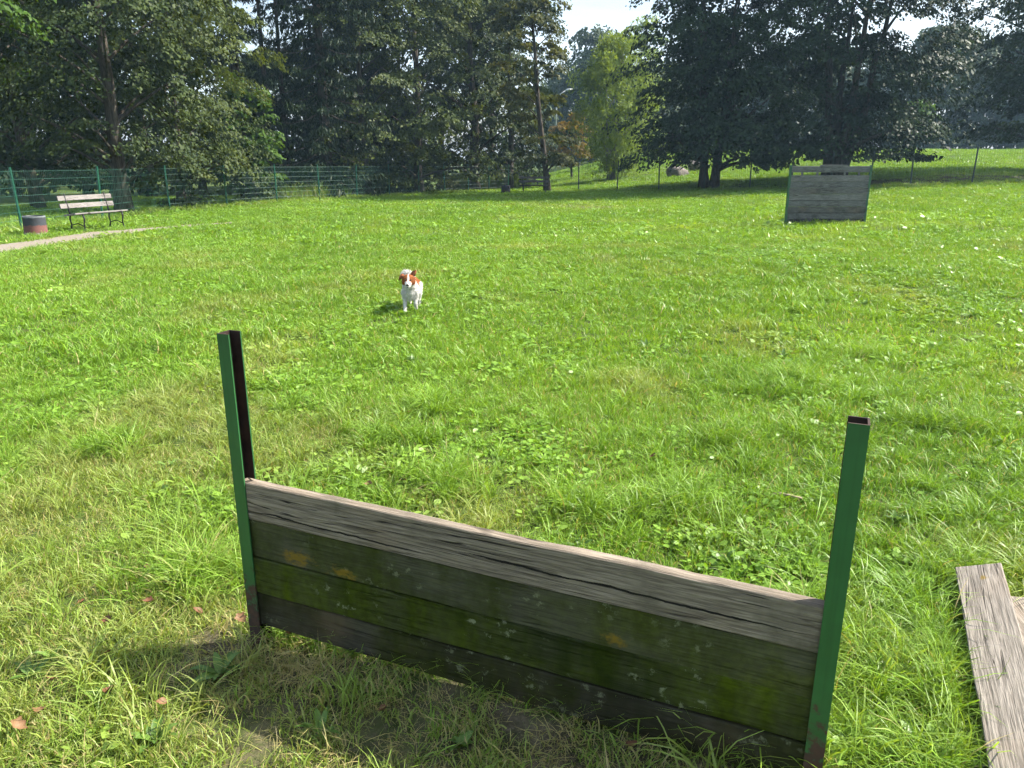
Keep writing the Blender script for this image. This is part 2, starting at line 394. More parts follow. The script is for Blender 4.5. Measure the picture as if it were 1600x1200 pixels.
rust_mat = plain('rust', (.030, .014, .009), .85, .2, .6, 22)
fence_green = plain('fence_green_coating', (.006, .075, .042), .4, 0, .15, 5)
fence_dark = plain('fence_dark_coating', (.012, .028, .022), .5, 0, .15, 5)

def plank(L, Hh, Th, seed, rough=.003, nseg=56, wear=0.0, taper=0):
    """sawn board with wavering edges; x along, y thickness, z height, origin at lower left front"""
    b = MB(); r = np.random.default_rng(seed)
    sec = []
    for i in range(nseg+1):
        x = L*i/nseg
        e = lambda k: (float(fbm(x*3.1, k*7.7, seed))-.5)*2*rough + (float(fbm(x*14, k*3.3, seed+5))-.5)*rough
        top = Hh + e(1) - wear*abs(float(fbm(x*6, 2.2, seed+9))-.5)*2
        bot = e(2); bow = (float(fbm(x*.9, 5.5, seed+2))-.5)*.006
        c = .0035
        sec.append([(x, c+bow+e(3)*.5, bot), (x, bow+e(4)*.4, bot+c), (x, bow+e(5)*.4, Hh*.5), (x, bow+e(6)*.4, top-c), (x, c+bow, top),
                    (x, Th*.5+bow, top+e(7)*.6), (x, Th-c+bow, top+e(8)-wear*.4), (x, Th+bow, top-c-wear*.4), (x, Th+bow, bot+c), (x, Th-c+bow, bot)])
    n = len(sec[0])
    for s_ in sec: b.v.extend(s_)
    for i in range(nseg):
        for j in range(n):
            q = i*n; b.face((q+j, q+(j+1) % n, q+n+(j+1) % n, q+n+j))
    b.face(list(range(n))); b.face([nseg*n+j for j in range(n)][::-1])
    return b

# ------------------------------------------------------------------ near hurdle
hz = (T(HL.x, HL.y), T(HR.x, HR.y)); HLEN = (HR-HL).length
hroot = empty('plank_hurdle', (HL.x, HL.y, 0), math.atan2(hdir.y, hdir.x))
tag(hroot, 'low mossy plank hurdle slotted between two tall green steel posts', 'hurdle')
def upost(h, flip, z0):
    """U channel: web on the outer side, flanges front (-y) and back; local origin at its foot, +x is the open side"""
    b = MB(); w, d, t = .046, .057, .005
    prof_o = [(w, -d/2), (0, -d/2), (0, d/2), (w, d/2)]
    prof_i = [(w, d/2-t), (t, d/2-t), (t, -d/2+t), (w, -d/2+t)]
    ring = prof_o+prof_i; n = len(ring)
    zs = [z0]+list(np.linspace(0, h, 9))
    for z in zs:
        for x, y in ring: b.v.append(((x if not flip else -x), y, z))
    for i in range(len(zs)-1):
        for j in range(n):
            q = i*n; f = (q+j, q+(j+1) % n, q+n+(j+1) % n, q+n+j)
            b.face(f if not flip else f[::-1], 1 if 3 < j < 7 else 0)
    k = (len(zs)-1)*n
    for f in ((0, 1, 6, 7), (1, 2, 5, 6), (2, 3, 4, 5)):
        b.face([k+i for i in f], 1)
    return b
pl = upost(1.12, False, -.25).build('post', [green_paint, rust_mat], hroot); pl.location = (-.022, 0, 0)
tag(pl, 'left green channel post open on its rusty inner side')
pr = upost(1.075, True, -.25).build('post', [green_paint, rust_mat], hroot); pr.location = (HLEN+.022, 0, 0)
bw = [woodmat('weathered_board', ((.110, .086, .062), (.36, .30, .23)), moss=.12, mosscol=((.035, .035, .02), (.06, .06, .032)), seed=1, brown=.35, cracks=[(.02, .75, .035, .022, .0028), (.80, 1.80, .060, .045, .0032)]),
      woodmat('mossy_board', ((.06, .055, .04), (.15, .14, .10)), moss=.85, mosscol=((.024, .034, .004), (.076, .090, .016)), lichen=.55, seed=2, yellow=[(.20, .035, .075, .030), (.38, .020, .06, .024), (1.28, .03, .045, .02)]),
      woodmat('moss_covered_board', ((.05, .047, .03), (.12, .115, .08)), moss=1.2, mosscol=((.016, .026, .001), (.078, .106, .003)), lichen=.8, seed=3),
      woodmat('damp_dark_board', ((.04, .034, .026), (.12, .105, .085)), moss=.85, mosscol=((.013, .018, .001), (.052, .068, .004)), lichen=.6, dirt=.3, seed=4, brown=.5)]
tops = [.625, .487, .345, .208, .078]; topsR = [.600, .463, .325, .195, .060]
for k in range(4):
    L = HLEN-.006; h = tops[k]-tops[k+1]-.0035; th = (.041, .038, .039, .038)[k]
    p = plank(L, h, th, 20+k, .0022 if k else .0020, 90, wear=.0045 if k == 0 else 0).build('plank', bw[k], hroot)
    p.location = (.003, -th/2 - (.0015, -.002, .001, -.002)[k], tops[k+1]); p.rotation_euler = (0, math.atan2(tops[k+1]-topsR[k+1], L), 0)
    if k == 0: tag(p, 'grey weathered top plank with a long crack and sunlit worn edge')

# ------------------------------------------------------------------ loose planks lying in the grass
lw = woodmat('silvered_loose_board', ((.15, .125, .10), (.42, .37, .31)), seed=7, brown=.3, yellow=[(.10, .09, .02, .014)])
lw2 = woodmat('silvered_loose_board_b', ((.15, .122, .096), (.39, .335, .275)), seed=9, brown=.5)
def lay(name, A, X, Yw, width, length, thick, mat, seed):
    """board lying flat: A far-left top corner, X along its length, Yw across its width"""
    X = Vector(X).normalized(); Yw = Vector(Yw); Yw = (Yw-X*Yw.dot(X)).normalized(); N = X.cross(Yw)
    if N.z < 0: N = -N
    o = plank(length, width, thick, seed, .003, 70).build(name, mat)
    # local x->X, local z->Yw, local y (thickness) -> -N
    m3 = Matrix((X, -N, Yw)).transposed()
    if m3.determinant() < 0: raise ValueError('mirrored board')
    o.matrix_world = Matrix.Translation(Vector(A)) @ m3.to_4x4()
    return o
gA = .0
tag(lay('loose_plank', (1.737, 2.686, .105), (-.453, -.986, -.018), (.141, -.041, .055), .158, 1.85, .042, lw, 51),
    'silvery grey loose plank lying on top of another board in the grass', 'plank', 'loose planks in the grass')
tag(lay('loose_plank', (1.775, 2.545, .075), (-.18, -.98, -.004), (.97, -.18, .0), .17, 1.7, .042, lw2, 52),
    'loose plank lying flat in the grass, mostly hidden under the upper board', 'plank', 'loose planks in the grass')

# ------------------------------------------------------------------ far hurdle
FL, FR = onground(1227, 353), onground(1351, 352)
FR.y = FL.y+.05; FR.x = xpix(1349, FR.y, FR.z)
fdir = (FR-FL); fdir.z = 0; FLEN = fdir.length; fdir.normalize()
fr = empty('plank_wall', (FL.x, FL.y, min(T(FL.x, FL.y), T(FR.x, FR.y))), math.atan2(fdir.y, fdir.x))
tag(fr, 'tall grey plank wall obstacle with a slot below its top board', 'plank wall')
for x0, fl in ((-.03, False), (FLEN+.03, True)):
    p = upost(1.36, fl, -.2).build('post', [green_far, green_far], fr); p.location = (x0, 0, 0)
fw = [woodmat('grey_wall_board_%d' % i, ((.092, .092, .090), (.225, .222, .215)), moss=(.0, .25, .7)[i], mosscol=((.02, .02, .014), (.045, .048, .032)), dirt=(0, .2, .55)[i], seed=12+i) for i in range(3)]
fw += [woodmat('grey_wall_board_b%d' % i, tuple(tuple(v*(.78, 1.18, .95)[i] for v in c_) for c_ in ((.092, .090, .086), (.225, .218, .206))), moss=(.3, 0, .1)[i], mosscol=((.02, .02, .014), (.045, .048, .032)), seed=31+i, brown=(.3, 0, .2)[i]) for i in range(3)]
for k in range(8):
    p = plank(FLEN, .131 if k in (3, 1) else .1375, .04, 70+k, .0015, 24).build('plank', fw[(2, 1, 3, 0, 4, 5, 0, 4)[k]], fr); p.location = (0, -.02-.006*((k*7) % 3), .02+k*.140)
p = plank(FLEN, .135, .04, 80, .004, 24).build('plank', fw[0], fr); p.location = (0, -.02, .02+8*.140+.062)
for z in (.02+4*.14-.005, .02+2*.14-.005):  # hidden strips added behind two joints so the gaps read dark
    q = MB(); q.box((FLEN/2, .030, z), (FLEN/2-.01, .008, .03)); q.build('added_gap_backing', fw[2], fr, bevel=.002)
for x in (.27, .62, 1.25, 1.58):
    q = MB(); q.box((0, 0, .031), (.022, .018, .0305)); o = q.build('spacer_block', fw[0], fr, bevel=.003); o.location = (x, 0, .02+8*.140-.001)
p = plank(.62, .028, .05, 81, .003, 12).build('loose_batten', fw[0], fr); p.location = (.68, -.025, .02+8*.140+.062+.136)

# ------------------------------------------------------------------ fences
fpost = MB(); fpost.tube([(0, 0, -.3), (0, 0, 1.47)], .030, 8); fpost.tube([(0, 0, 1.47), (0, 0, 1.49)], .033, 8)
fp_green = fpost.mesh('fence_post', [fence_green]); fp_dark = fpost.mesh('fence_post_dark', [fence_dark])
def panelmesh(name, mat, wr, hr, nv=46):
    b = MB()
    for i in range(nv):
        x = (i+.5)/nv; b.tube([(x, 0, .03), (x, 0, 1.42)], wr, 3, cap=False)
    for k in range(8):
        z = .06+k*.19
        b.tube([(0, -.008, z), (1, -.008, z)], hr, 3, cap=False); b.tube([(0, .008, z), (1, .008, z)], hr, 3, cap=False)
    return b.mesh(name, [mat])
fm_green = panelmesh('mesh_panel', plain('mesh_green_wire', (.02, .09, .06), .45, 0, .1, 5), .0010, .0026)
fm_thin = panelmesh('mesh_panel_thin', fence_dark, .0011, .0018, 24)
def fence(name, label, pts, post, panel):
    root = empty(name, at(*pts[0])); tag(root, label, 'fence')
    P_ = [at(*p) for p in pts]
    for i, p in enumerate(P_):
        o = link('post', post, root); o.location = p-P_[0]; o.rotation_euler = (R_(rng.uniform(-1.2, 1.2)), R_(rng.uniform(-1.5, 1.5)), 0)
        if i:
            a = P_[i-1]; d = p-a
            q = link('mesh_panel', panel, root); q.location = a-P_[0]
            q.rotation_euler = (0, -math.atan2(d.z, math.hypot(d.x, d.y)), math.atan2(d.y, d.x)); q.scale = (d.length, 1, 1)
    return P_
lf = [(-75, 16.6)] + FENCE_L
FP_L = fence('mesh_fence', 'green welded mesh fence with slim posts running behind the path and bench', lf, fp_green, fm_green)
FP_R = fence('wire_fence', 'dark thin wire fence with slim posts at the foot of the grassy slope', FENCE_R, fp_dark, fm_thin)

# ------------------------------------------------------------------ benches and bins
slat_grey = woodmat('bench_slat_grey', ((.17, .155, .142), (.34, .31, .29)), seed=21)
slat_dark = woodmat('bench_slat_dark', ((.06, .055, .05), (.13, .12, .11)), seed=22)
iron = plain('cast_iron', (.018, .018, .017), .6, .4, .3, 20)
def bench(loc, rz, label, slat):
    """faces local -y"""
    root = empty('park_bench', loc, rz); tag(root, label, 'bench')
    L = 1.52
    for z, y, tilt in ((.60, .19, .22), (.78, .235, .22)):
        o = plank(L, .115, .032, int(z*100), .002, 10).build('back_slat', slat, root, bevel=.004); o.location = (-L/2, y, z-.06); o.rotation_euler = (-tilt, 0, 0)
    for k in range(4):
        o = plank(L, .085, .034, 40+k, .002, 10).build('seat_slat', slat, root, bevel=.004); o.location = (-L/2, -.25+k*.098, .445-.012*k); o.rotation_euler = (R_(-90)-.05, 0, 0)
        o.location.z += 0
    for sx in (-.56, .56):
        b = MB()
        b.tube([(0, .17, .40), (0, .195, .55), (0, .24, .70), (0, .27, .88)], [.02, .02, .018, .015], 6)
        b.tube([(0, -.27, .405), (0, -.1, .40), (0, .17, .40)], .019, 6)
        b.tube([(0, -.25, .40), (0, -.285, .30), (0, -.245, .18), (0, -.26, .07), (0, -.31, -.04)], [.02, .022, .018, .018, .024], 6)
        b.tube([(0, .16, .40), (0, .195, .28), (0, .165, .15), (0, .22, -.04)], [.02, .02, .018, .024], 6)
        b.tube([(0, -.25, .12), (0, -.05, .19), (0, .17, .14)], .012, 6)
        o = b.build('leg_frame', iron, root, True); o.location = (sx, 0, 0)
    return root
bl, br = onground(128, 362.5), onground(200, 356)
bd = br-bl; bd.z = 0
bc = (bl+br)/2 + Vector((-bd.y, bd.x, 0)).normalized()*.27
bench((bc.x, bc.y, T(bc.x, bc.y)), math.atan2(bd.y, bd.x), 'pale grey slatted bench on black iron legs beside the gravel path', slat_grey)
b2 = at(835, 39.6); bench((b2.x, b2.y, b2.z), R_(3), 'dark brown slatted bench in the shade beside a leaning tree trunk', slat_dark)
def concrete_bin(loc, label, cols, r, h, tilt):
    m = M('concrete_bin'); oc = m.coord('Object'); z = m.sep(oc)[2]; nz = m.noise(oc, 9, 5)
    f = m.ramp(m.math('DIVIDE', m.math('ADD', z, m.math('MULTIPLY', m.math('SUBTRACT', nz, .5), .10)), h), [(.10, cols[2]), (.16, cols[1]), (.50, cols[1]), (.54, cols[0]), (.90, cols[0]), (.97, cols[3])])
    c = m.mix(m.ramp(m.noise(oc, 30, 5, .7), [(.35, .45), (.65, 0)]), f, tuple(v*.5 for v in cols[0]))
    mat = m.done(m.princ(c, .9, 0, m.bump(m.noise(oc, 60, 4), .4, .006), .2))
    root = empty('litter_bin', loc); tag(root, label, 'litter bin')
    b = MB(); b.lathe([(r*1.03, -.06), (r*1.03, .05), (r, .09), (r*.97, h*.92), (r*.99, h*.98), (r*.97, h), (r*.82, h), (r*.80, h*.97), (r*.80, .12), (0.001, .10)], 36)
    b.build('shell', mat, root, True)
    q = MB(); q.lathe([(r*.795, h*.90), (r*.80, h*.99), (r*.83, h*1.015), (r*.86, h*1.005), (r*.84, h*1.002)], 36); q.build('liner_rim', plain('liner_rim', (.05, .055, .055), .5, .3), root, True)
    root.rotation_euler = (R_(tilt), R_(tilt*.7), 0.4); return root
p = onground(57, 368); p = at(57, p.y+.25)
concrete_bin(p, 'round concrete litter bin with grey rim and faded red lower half', ((.055, .06, .068), (.20, .085, .070), (.42, .37, .33), (.20, .22, .225)), .24, .42, 1)
p = at(790, 40.2)
concrete_bin(p, 'dark squat concrete litter bin in the shade near the far bench', ((.05, .05, .06), (.075, .06, .06), (.10, .09, .085), (.07, .07, .075)), .23, .42, 2)

# ------------------------------------------------------------------ boulders
rockm = M('granite'); oc = rockm.coord('Object'); r1 = rockm.noise(oc, 5, 6, .65); r2 = rockm.noise(oc, 1.4, 4)
rc = rockm.mix(rockm.ramp(r1, [(.3, 0), (.7, 1)]), (.08, .07, .067), (.22, .195, .18)); rc = rockm.mix(rockm.ramp(r2, [(.5, 0), (.7, .5)]), rc, (.28, .24, .21))
rock_mat = rockm.done(rockm.princ(rc, .9, 0, rockm.bump(r1, .8, .05), .2))
def boulder(px, y, sx, sy, sz, seed, label):
    bm = bmesh.new(); bmesh.ops.create_icosphere(bm, subdivisions=4, radius=1)
    r = np.random.default_rng(seed); pl_ = [(Vector(r.normal(size=3)).normalized(), r.uniform(.55, .85)) for _ in range(14)]
    for v in bm.verts:
        for n_, d_ in pl_:
            k = v.co.dot(n_)
            if k > d_: v.co -= n_*(k-d_)*.9
        v.co *= 1+.10*(float(fbm(v.co.x*3+9, v.co.y*3+v.co.z*2.3, seed))-.5)
        v.co = Vector((v.co.x*sx, v.co.y*sy, v.co.z*sz))
    me = bpy.data.meshes.new('boulder'); bm.to_mesh(me); bm.free(); me.materials.append(rock_mat)
    me.polygons.foreach_set('use_smooth', [True]*len(me.polygons))
    o = link('boulder', me); p = at(px, y); o.location = (p.x, p.y, p.z+sz*.35); tag(o, label, 'boulder', 'boulders on the slope')
boulder(1058, 48.0, .72, .6, .52, 3, 'larger grey boulder with a pointed top on the grassy slope')
boulder(1086, 50.5, .62, .5, .60, 8, 'smaller dark boulder half hidden behind the multi-stemmed tree trunk')

# ------------------------------------------------------------------ trees
bark = M('bark'); oc = bark.coord('Object', (1, 1, .22)); k1 = bark.noise(oc, 9, 6, .7, .6)
bark_mat = bark.done(bark.princ(bark.ramp(k1, [(.35, (.025, .021, .017)), (.68, (.115, .098, .08))]), .95, 0, bark.bump(k1, 1, .04), .1))
bark2 = M('bark_pale'); oc = bark2.coord('Object', (1, 1, .5)); k1 = bark2.noise(oc, 6, 6, .7)
bark_pale = bark2.done(bark2.princ(bark2.ramp(k1, [(.35, (.07, .065, .055)), (.68, (.24, .225, .20))]), .9, 0, bark2.bump(k1, .7, .03), .1))
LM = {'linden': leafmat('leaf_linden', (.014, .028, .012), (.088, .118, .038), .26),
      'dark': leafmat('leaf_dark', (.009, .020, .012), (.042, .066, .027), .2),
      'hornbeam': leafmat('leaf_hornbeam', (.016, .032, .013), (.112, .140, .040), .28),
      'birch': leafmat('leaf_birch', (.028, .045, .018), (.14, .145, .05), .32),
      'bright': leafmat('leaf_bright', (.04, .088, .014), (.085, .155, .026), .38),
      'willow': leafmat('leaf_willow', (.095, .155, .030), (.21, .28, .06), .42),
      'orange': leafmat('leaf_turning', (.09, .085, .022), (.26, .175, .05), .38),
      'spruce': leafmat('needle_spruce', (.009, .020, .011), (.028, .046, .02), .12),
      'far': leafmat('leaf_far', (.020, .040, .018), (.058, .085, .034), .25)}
PROF = {'broad': ([0, .12, .35, .65, .88, 1], [.62, .95, 1, .85, .5, .12]), 'skirt': ([0, .06, .25, .6, .88, 1], [.72, .95, 1, .9, .5, .12]),
        'cone': ([0, .15, .5, 1], [.7, 1, .62, .04]), 'egg': ([0, .15, .45, .75, 1], [.35, .8, 1, .72, .08]), 'tall': ([0, .1, .4, .75, 1], [.55, .9, 1, .8, .1])}
NTRI = [0]
def leaf_quads(Pc, Nrm, Ax, ln, wd, tint):
    Nrm /= np.linalg.norm(Nrm, axis=1, keepdims=True)+1e-9
    Ax = Ax - Nrm*(Ax*Nrm).sum(1, keepdims=True); Ax /= np.linalg.norm(Ax, axis=1, keepdims=True)+1e-9
    B = np.cross(Nrm, Ax); ln = ln[:, None]; wd = wd[:, None]
    V = np.stack([Pc-Ax*ln*.5, Pc+B*wd*.5+Ax*ln*.05, Pc+Ax*ln*.5-Nrm*ln*.12, Pc-B*wd*.5+Ax*ln*.05], 1).reshape(-1, 3)
    n = len(Pc); Q = np.arange(4*n).reshape(n, 4)
    return V, Q, np.repeat(tint, 4)
def tree(name, label, px, y, H, R, base, kind, nleaf, leaf, seed, prof='broad', trunk=.2, stems=1, lean=(0, 0), group=None, aspect=.62, flat=.42, spread=.72, ncl=None,
         low=None, sparse_top=9.0, bark_m=None, droop=.18, up=.55, cat='tree', shell=.35, trunk_top=.82, outw=.6, limbs=44):
    r = np.random.default_rng(seed); loc = at(px, y); root = empty(name, loc); tag(root, label, cat, group)
    tb = MB(); ncl = ncl or int(max(50, nleaf/270))
    def axis(h): return np.array([lean[0]*h/H, lean[1]*h/H])
    stemlist = []
    for s in range(stems):
        an = 2*math.pi*s/stems+seed; off = np.array([math.cos(an), math.sin(an)])*(trunk*.75 if stems > 1 else 0); dv = np.array([math.cos(an), math.sin(an)])*(R*.30 if stems > 1 else 0)
        pts = []; rad = []
        for i in range(11):
            t = i/10; h = -.25+(H*trunk_top+.25)*t
            w = axis(max(h, 0))+off+dv*t**1.1+np.array([fbm(t*3, s*3.3, seed)-.5, fbm(t*3, s*5.1, seed+3)-.5])*trunk*1.6*min(1, t*4)
            pts.append((w[0], w[1], h)); tr = trunk/(stems**.4)
            rad.append(max(.015, tr*(1-t)**.8*(1+.45*max(0, 1-t*14))))
        tb.tube(pts, rad, 9); stemlist.append(np.array(pts))
    # leaf clusters
    u = r.random(ncl)**.95; ang = r.random(ncl)*2*math.pi
    env = R*np.interp(u, *PROF[prof])*(.78+.44*vnoise(ang*1.6+seed, u*5, seed+1))
    rf = np.sqrt(shell*.5+(1-shell*.5)*r.random(ncl)); rad = env*rf
    z = base+(H-base)*u; z = z - droop*rad*(1-u)
    if low is not None: z = np.maximum(z, low+.25*r.random(ncl))
    lx = lean[0]*z/H; ly = lean[1]*z/H
    C = np.stack([lx+rad*np.cos(ang), ly+rad*np.sin(ang), z], 1)
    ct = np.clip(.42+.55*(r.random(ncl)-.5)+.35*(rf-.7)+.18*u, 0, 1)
    hi = z > sparse_top; keep = ~hi | (r.random(ncl) < .6)
    per = int(nleaf/ncl)
    # limbs
    order = r.permutation(ncl)[:limbs]
    for c in order:
        st = stemlist[r.integers(len(stemlist))]
        hz_ = max(.25*H*.1+.4, C[c, 2]-.55*math.hypot(C[c, 0]-lx[c], C[c, 1]-ly[c])-.2); hz_ = min(hz_, H*trunk_top*.95)
        a = np.array([np.interp(hz_, st[:, 2], st[:, k]) for k in range(3)]); b = C[c]; mid = (a+b)/2+np.array([0, 0, .12*np.linalg.norm(b-a)])
        rr = max(.012, trunk*.30*(1-hz_/H)); ts = np.linspace(0, 1, 5)
        tb.tube([a*(1-t)**2+2*mid*t*(1-t)+b*t*t for t in ts], [rr*(1-.85*t)+.004 for t in ts], 5, cap=False)
    tb.build('trunk', bark_m or bark_mat, root, True)
    ci = np.repeat(np.where(keep)[0], per); n = len(ci)
    big = np.where(z[ci] > sparse_top, 1.45, 1.0)
    rdir = np.stack([np.cos(ang[ci]), np.sin(ang[ci]), np.zeros(n)], 1); tdir = np.stack([-rdir[:, 1], rdir[:, 0], rdir[:, 2]], 1)
    sc = spread*(.6+.8*r.random(ncl))[ci]
    rr_ = np.sqrt(r.random(n))*1.55*(.75+.5*vnoise(ci*.37, r.random(n)*3, seed)); tw_ = r.integers(0, 9, n); th_ = hashn(ci.astype(float), tw_.astype(float), seed)*6.2832+r.normal(size=n)*.13; th_ = th_-.35*np.sin(th_)
    zt_ = (hashn(ci.astype(float), tw_.astype(float), seed+7)-.5)*1.5
    a_ = rr_*np.cos(th_)*sc; b_ = rr_*np.sin(th_)*sc; c_ = (zt_*(.35+.65*rr_)+(r.random(n)-.5)*.75)*np.sqrt(np.maximum(.1, 1.05-(rr_/2.0)**2))*sc*flat*1.25
    Pc = C[ci]+rdir*a_[:, None]+tdir*b_[:, None]; Pc[:, 2] += c_-.16*(a_*a_+b_*b_)/np.maximum(sc, .1)-.10*a_
    if low is not None: Pc[:, 2] = np.maximum(Pc[:, 2], low+.5*r.random(n)*.5)
    Nrm = rdir*outw*(.5+r.random((n, 1)))+r.normal(size=(n, 3))*.32; Nrm[:, 2] += up
    Ax = rdir*.6+r.normal(size=(n, 3))*.6; Ax[:, 2] -= .55
    ln = leaf*(.55+.8*r.random(n))*big*(.8+.45*hashn(ci.astype(float), ci*0., seed+3))
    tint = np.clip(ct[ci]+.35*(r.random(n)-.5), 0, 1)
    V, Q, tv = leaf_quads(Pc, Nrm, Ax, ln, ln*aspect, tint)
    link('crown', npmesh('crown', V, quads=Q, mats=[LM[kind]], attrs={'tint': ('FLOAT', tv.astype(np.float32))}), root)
    NTRI[0] += 2*n
    return root
def spruce(name, label, px, y, H, R, base, seed, dens=1.0, trunk=.16, group=None, per=80, first=0):
    r = np.random.default_rng(seed); loc = at(px, y); root = empty(name, loc); tag(root, label, 'tree', group)
    tb = MB(); tb.tube([(fbm(i*.3, 0, seed)*.1, fbm(i*.3, 5, seed)*.1, -.25+(H+.25)*i/9) for i in range(10)], [trunk*(1-i/9.3)+.012 for i in range(10)], 8)
    Ps = []; Ns = []; As = []; Ls = []; Ts = []
    h = base
    while h < H-.3:
        u = (h-base)/(H-base); Lb = R*(1-u)**.75*(.65+.5*r.random())+.15
        for k in range(int(5*dens+r.random())):
            an = r.random()*2*math.pi; L = Lb*(.6+.6*r.random()); d = np.array([math.cos(an), math.sin(an), 0])
            dr = .30+.25*(1-u)
            def bp(t): return np.array([0, 0, h])+d*L*t[:, None]+np.stack([0*t, 0*t, -dr*L*t+.32*L*t**2.2], 1)
            if r.random() < .6:
                q = bp(np.linspace(0, 1, 4)); tb.tube([tuple(v) for v in q], [.028*(1-u)+.008, .02*(1-u)+.006, .009, .004], 4, cap=False)
            n = max(6, int(per*L/R*(.7 if h > 9 else 1))); t = r.random(n)**.75*.97+.03
            side = np.array([-d[1], d[0], 0]); w = (r.random(n)-.5)*2*(.10+.32*L*(1-t)*.6+.06)
            p = bp(t)+side*w[:, None]; p[:, 2] -= np.abs(w)*.25+.14*r.random(n)
            a = np.stack([r.normal(size=n)*.25+side[0]*np.sign(w)*.35+d[0]*.35, r.normal(size=n)*.25+side[1]*np.sign(w)*.35+d[1]*.35, -.9-.0*t], 1)
            nn = r.normal(size=(n, 3))*.8+d; nn[:, 2] += .3
            Ps.append(p); Ns.append(nn); As.append(a); Ls.append((.22+.22*r.random(n))*(1.25 if h > 9 else 1)); Ts.append(np.clip(.25+.5*t*r.random(n)+.2*r.random(n), 0, 1))
        h += .30+.18*r.random()
    tb.build('trunk', bark_mat, root, True)
    Pc = np.concatenate(Ps); Ls = np.concatenate(Ls)
    V, Q, tv = leaf_quads(Pc, np.concatenate(Ns), np.concatenate(As), Ls, Ls*.17, np.concatenate(Ts))
    link('crown', npmesh('crown', V, quads=Q, mats=[LM['spruce']], attrs={'tint': ('FLOAT', tv.astype(np.float32))}), root); NTRI[0] += 2*len(Pc)
    return root
G1, G2, G3 = 'trees behind the green fence', 'trees on the slope', 'far trees'
# left side
tree('linden_tree', 'broad linden with a straight grey trunk directly behind the slatted bench', 195, 25.6, 16, 3.7, 2.0, 'linden', 62000, .125, 1, trunk=.24, low=.9, sparse_top=8.5, group=G1)
tree('linden_tree', 'dark linden with a slanting trunk behind the bin and fence', 62, 30, 15, 4.0, 1.6, 'dark', 38000, .145, 2, trunk=.22, lean=(-1.2, 0), low=.8, group=G1)
tree('maple_tree', 'light green maple whose branch tips reach in beside the dark linden', -78, 22.5, 13, 3.3, 3.6, 'bright', 22000, .14, 3, trunk=.2, low=3.0, group=G1)
tree('linden_tree', 'yellowish green linden leaning out over the fence between trunk and spruces', 285, 29.5, 13, 2.9, 1.3, 'hornbeam', 36000, .125, 4, trunk=.17, lean=(.6, -.2), low=.7, group=G1)
tree('young_maple', 'small bright green cone-shaped young tree with a reddish tip before spruces', 424, 33.6, 4.5, .75, 1.0, 'bright', 2600, .17, 5, prof='cone', trunk=.05, spread=.22, ncl=46, group=G1, limbs=14)
tree('young_maple', 'slender light green young tree just behind the small cone-shaped one', 384, 34.6, 5.4, 1.1, .8, 'bright', 3000, .18, 6, prof='cone', trunk=.06, spread=.3, ncl=50, group=G1, limbs=14)
spruce('spruce_tree', 'tall dark spruce with a bare lower trunk beside the linden crown', 384, 37, 21, 2.4, 3.2, 7, .9, .26, G1)
spruce('spruce_tree', 'thin half-bare spruce with sky showing through its twigs', 428, 40, 19, 1.3, 3.2, 8, .42, .14, G1, per=26)
spruce('spruce_tree', 'second thin scraggly spruce standing against the bright sky gap', 452, 41.5, 18, 1.3, 2.8, 9, .42, .14, G1, per=26)
spruce('spruce_tree', 'dense spruce with long drooping tiers right of the sky gap', 512, 36.5, 20, 3.0, 1.0, 10, 1.25, .26, G1, per=105)
spruce('spruce_tree', 'dark spruce deep behind the hornbeam crowns', 588, 43, 21, 3.2, 1.0, 12, 1.1, .26, G1, per=95)
tree('hornbeam_tree', 'bushy hornbeam with pale sunlit tips beside the drooping spruce', 572, 39, 15, 2.9, 1.0, 'hornbeam', 34000, .145, 13, prof='skirt', trunk=.2, low=.5, sparse_top=10, group=G1)
tree('hornbeam_tree', 'wide hornbeam with layered sunlit sprays above the mesh fence', 655, 42, 16, 3.6, 1.2, 'hornbeam', 42000, .15, 14, prof='skirt', trunk=.24, low=.7, sparse_top=11, group=G1)
tree('hornbeam_tree', 'hornbeam on a thick dark trunk near the end of the mesh fence', 740, 46.2, 15, 3.6, 1.9, 'linden', 36000, .16, 15, trunk=.33, low=1.3, sparse_top=12, group=G1)
tree('ash_tree', 'dark hanging tree with low drooping foliage behind the far bin', 797, 48.5, 15, 2.9, 1.0, 'dark', 30000, .16, 16, prof='tall', trunk=.22, low=.35, sparse_top=12, group=G1)
tree('birch_tree', 'slim tree with yellowing leaves and leaning trunk beside the dark bench', 856, 41.0, 14, 1.9, 1.7, 'birch', 24000, .14, 17, prof='tall', trunk=.17, lean=(-1.6, 0), low=1.1, sparse_top=11, group=G1, spread=.42)
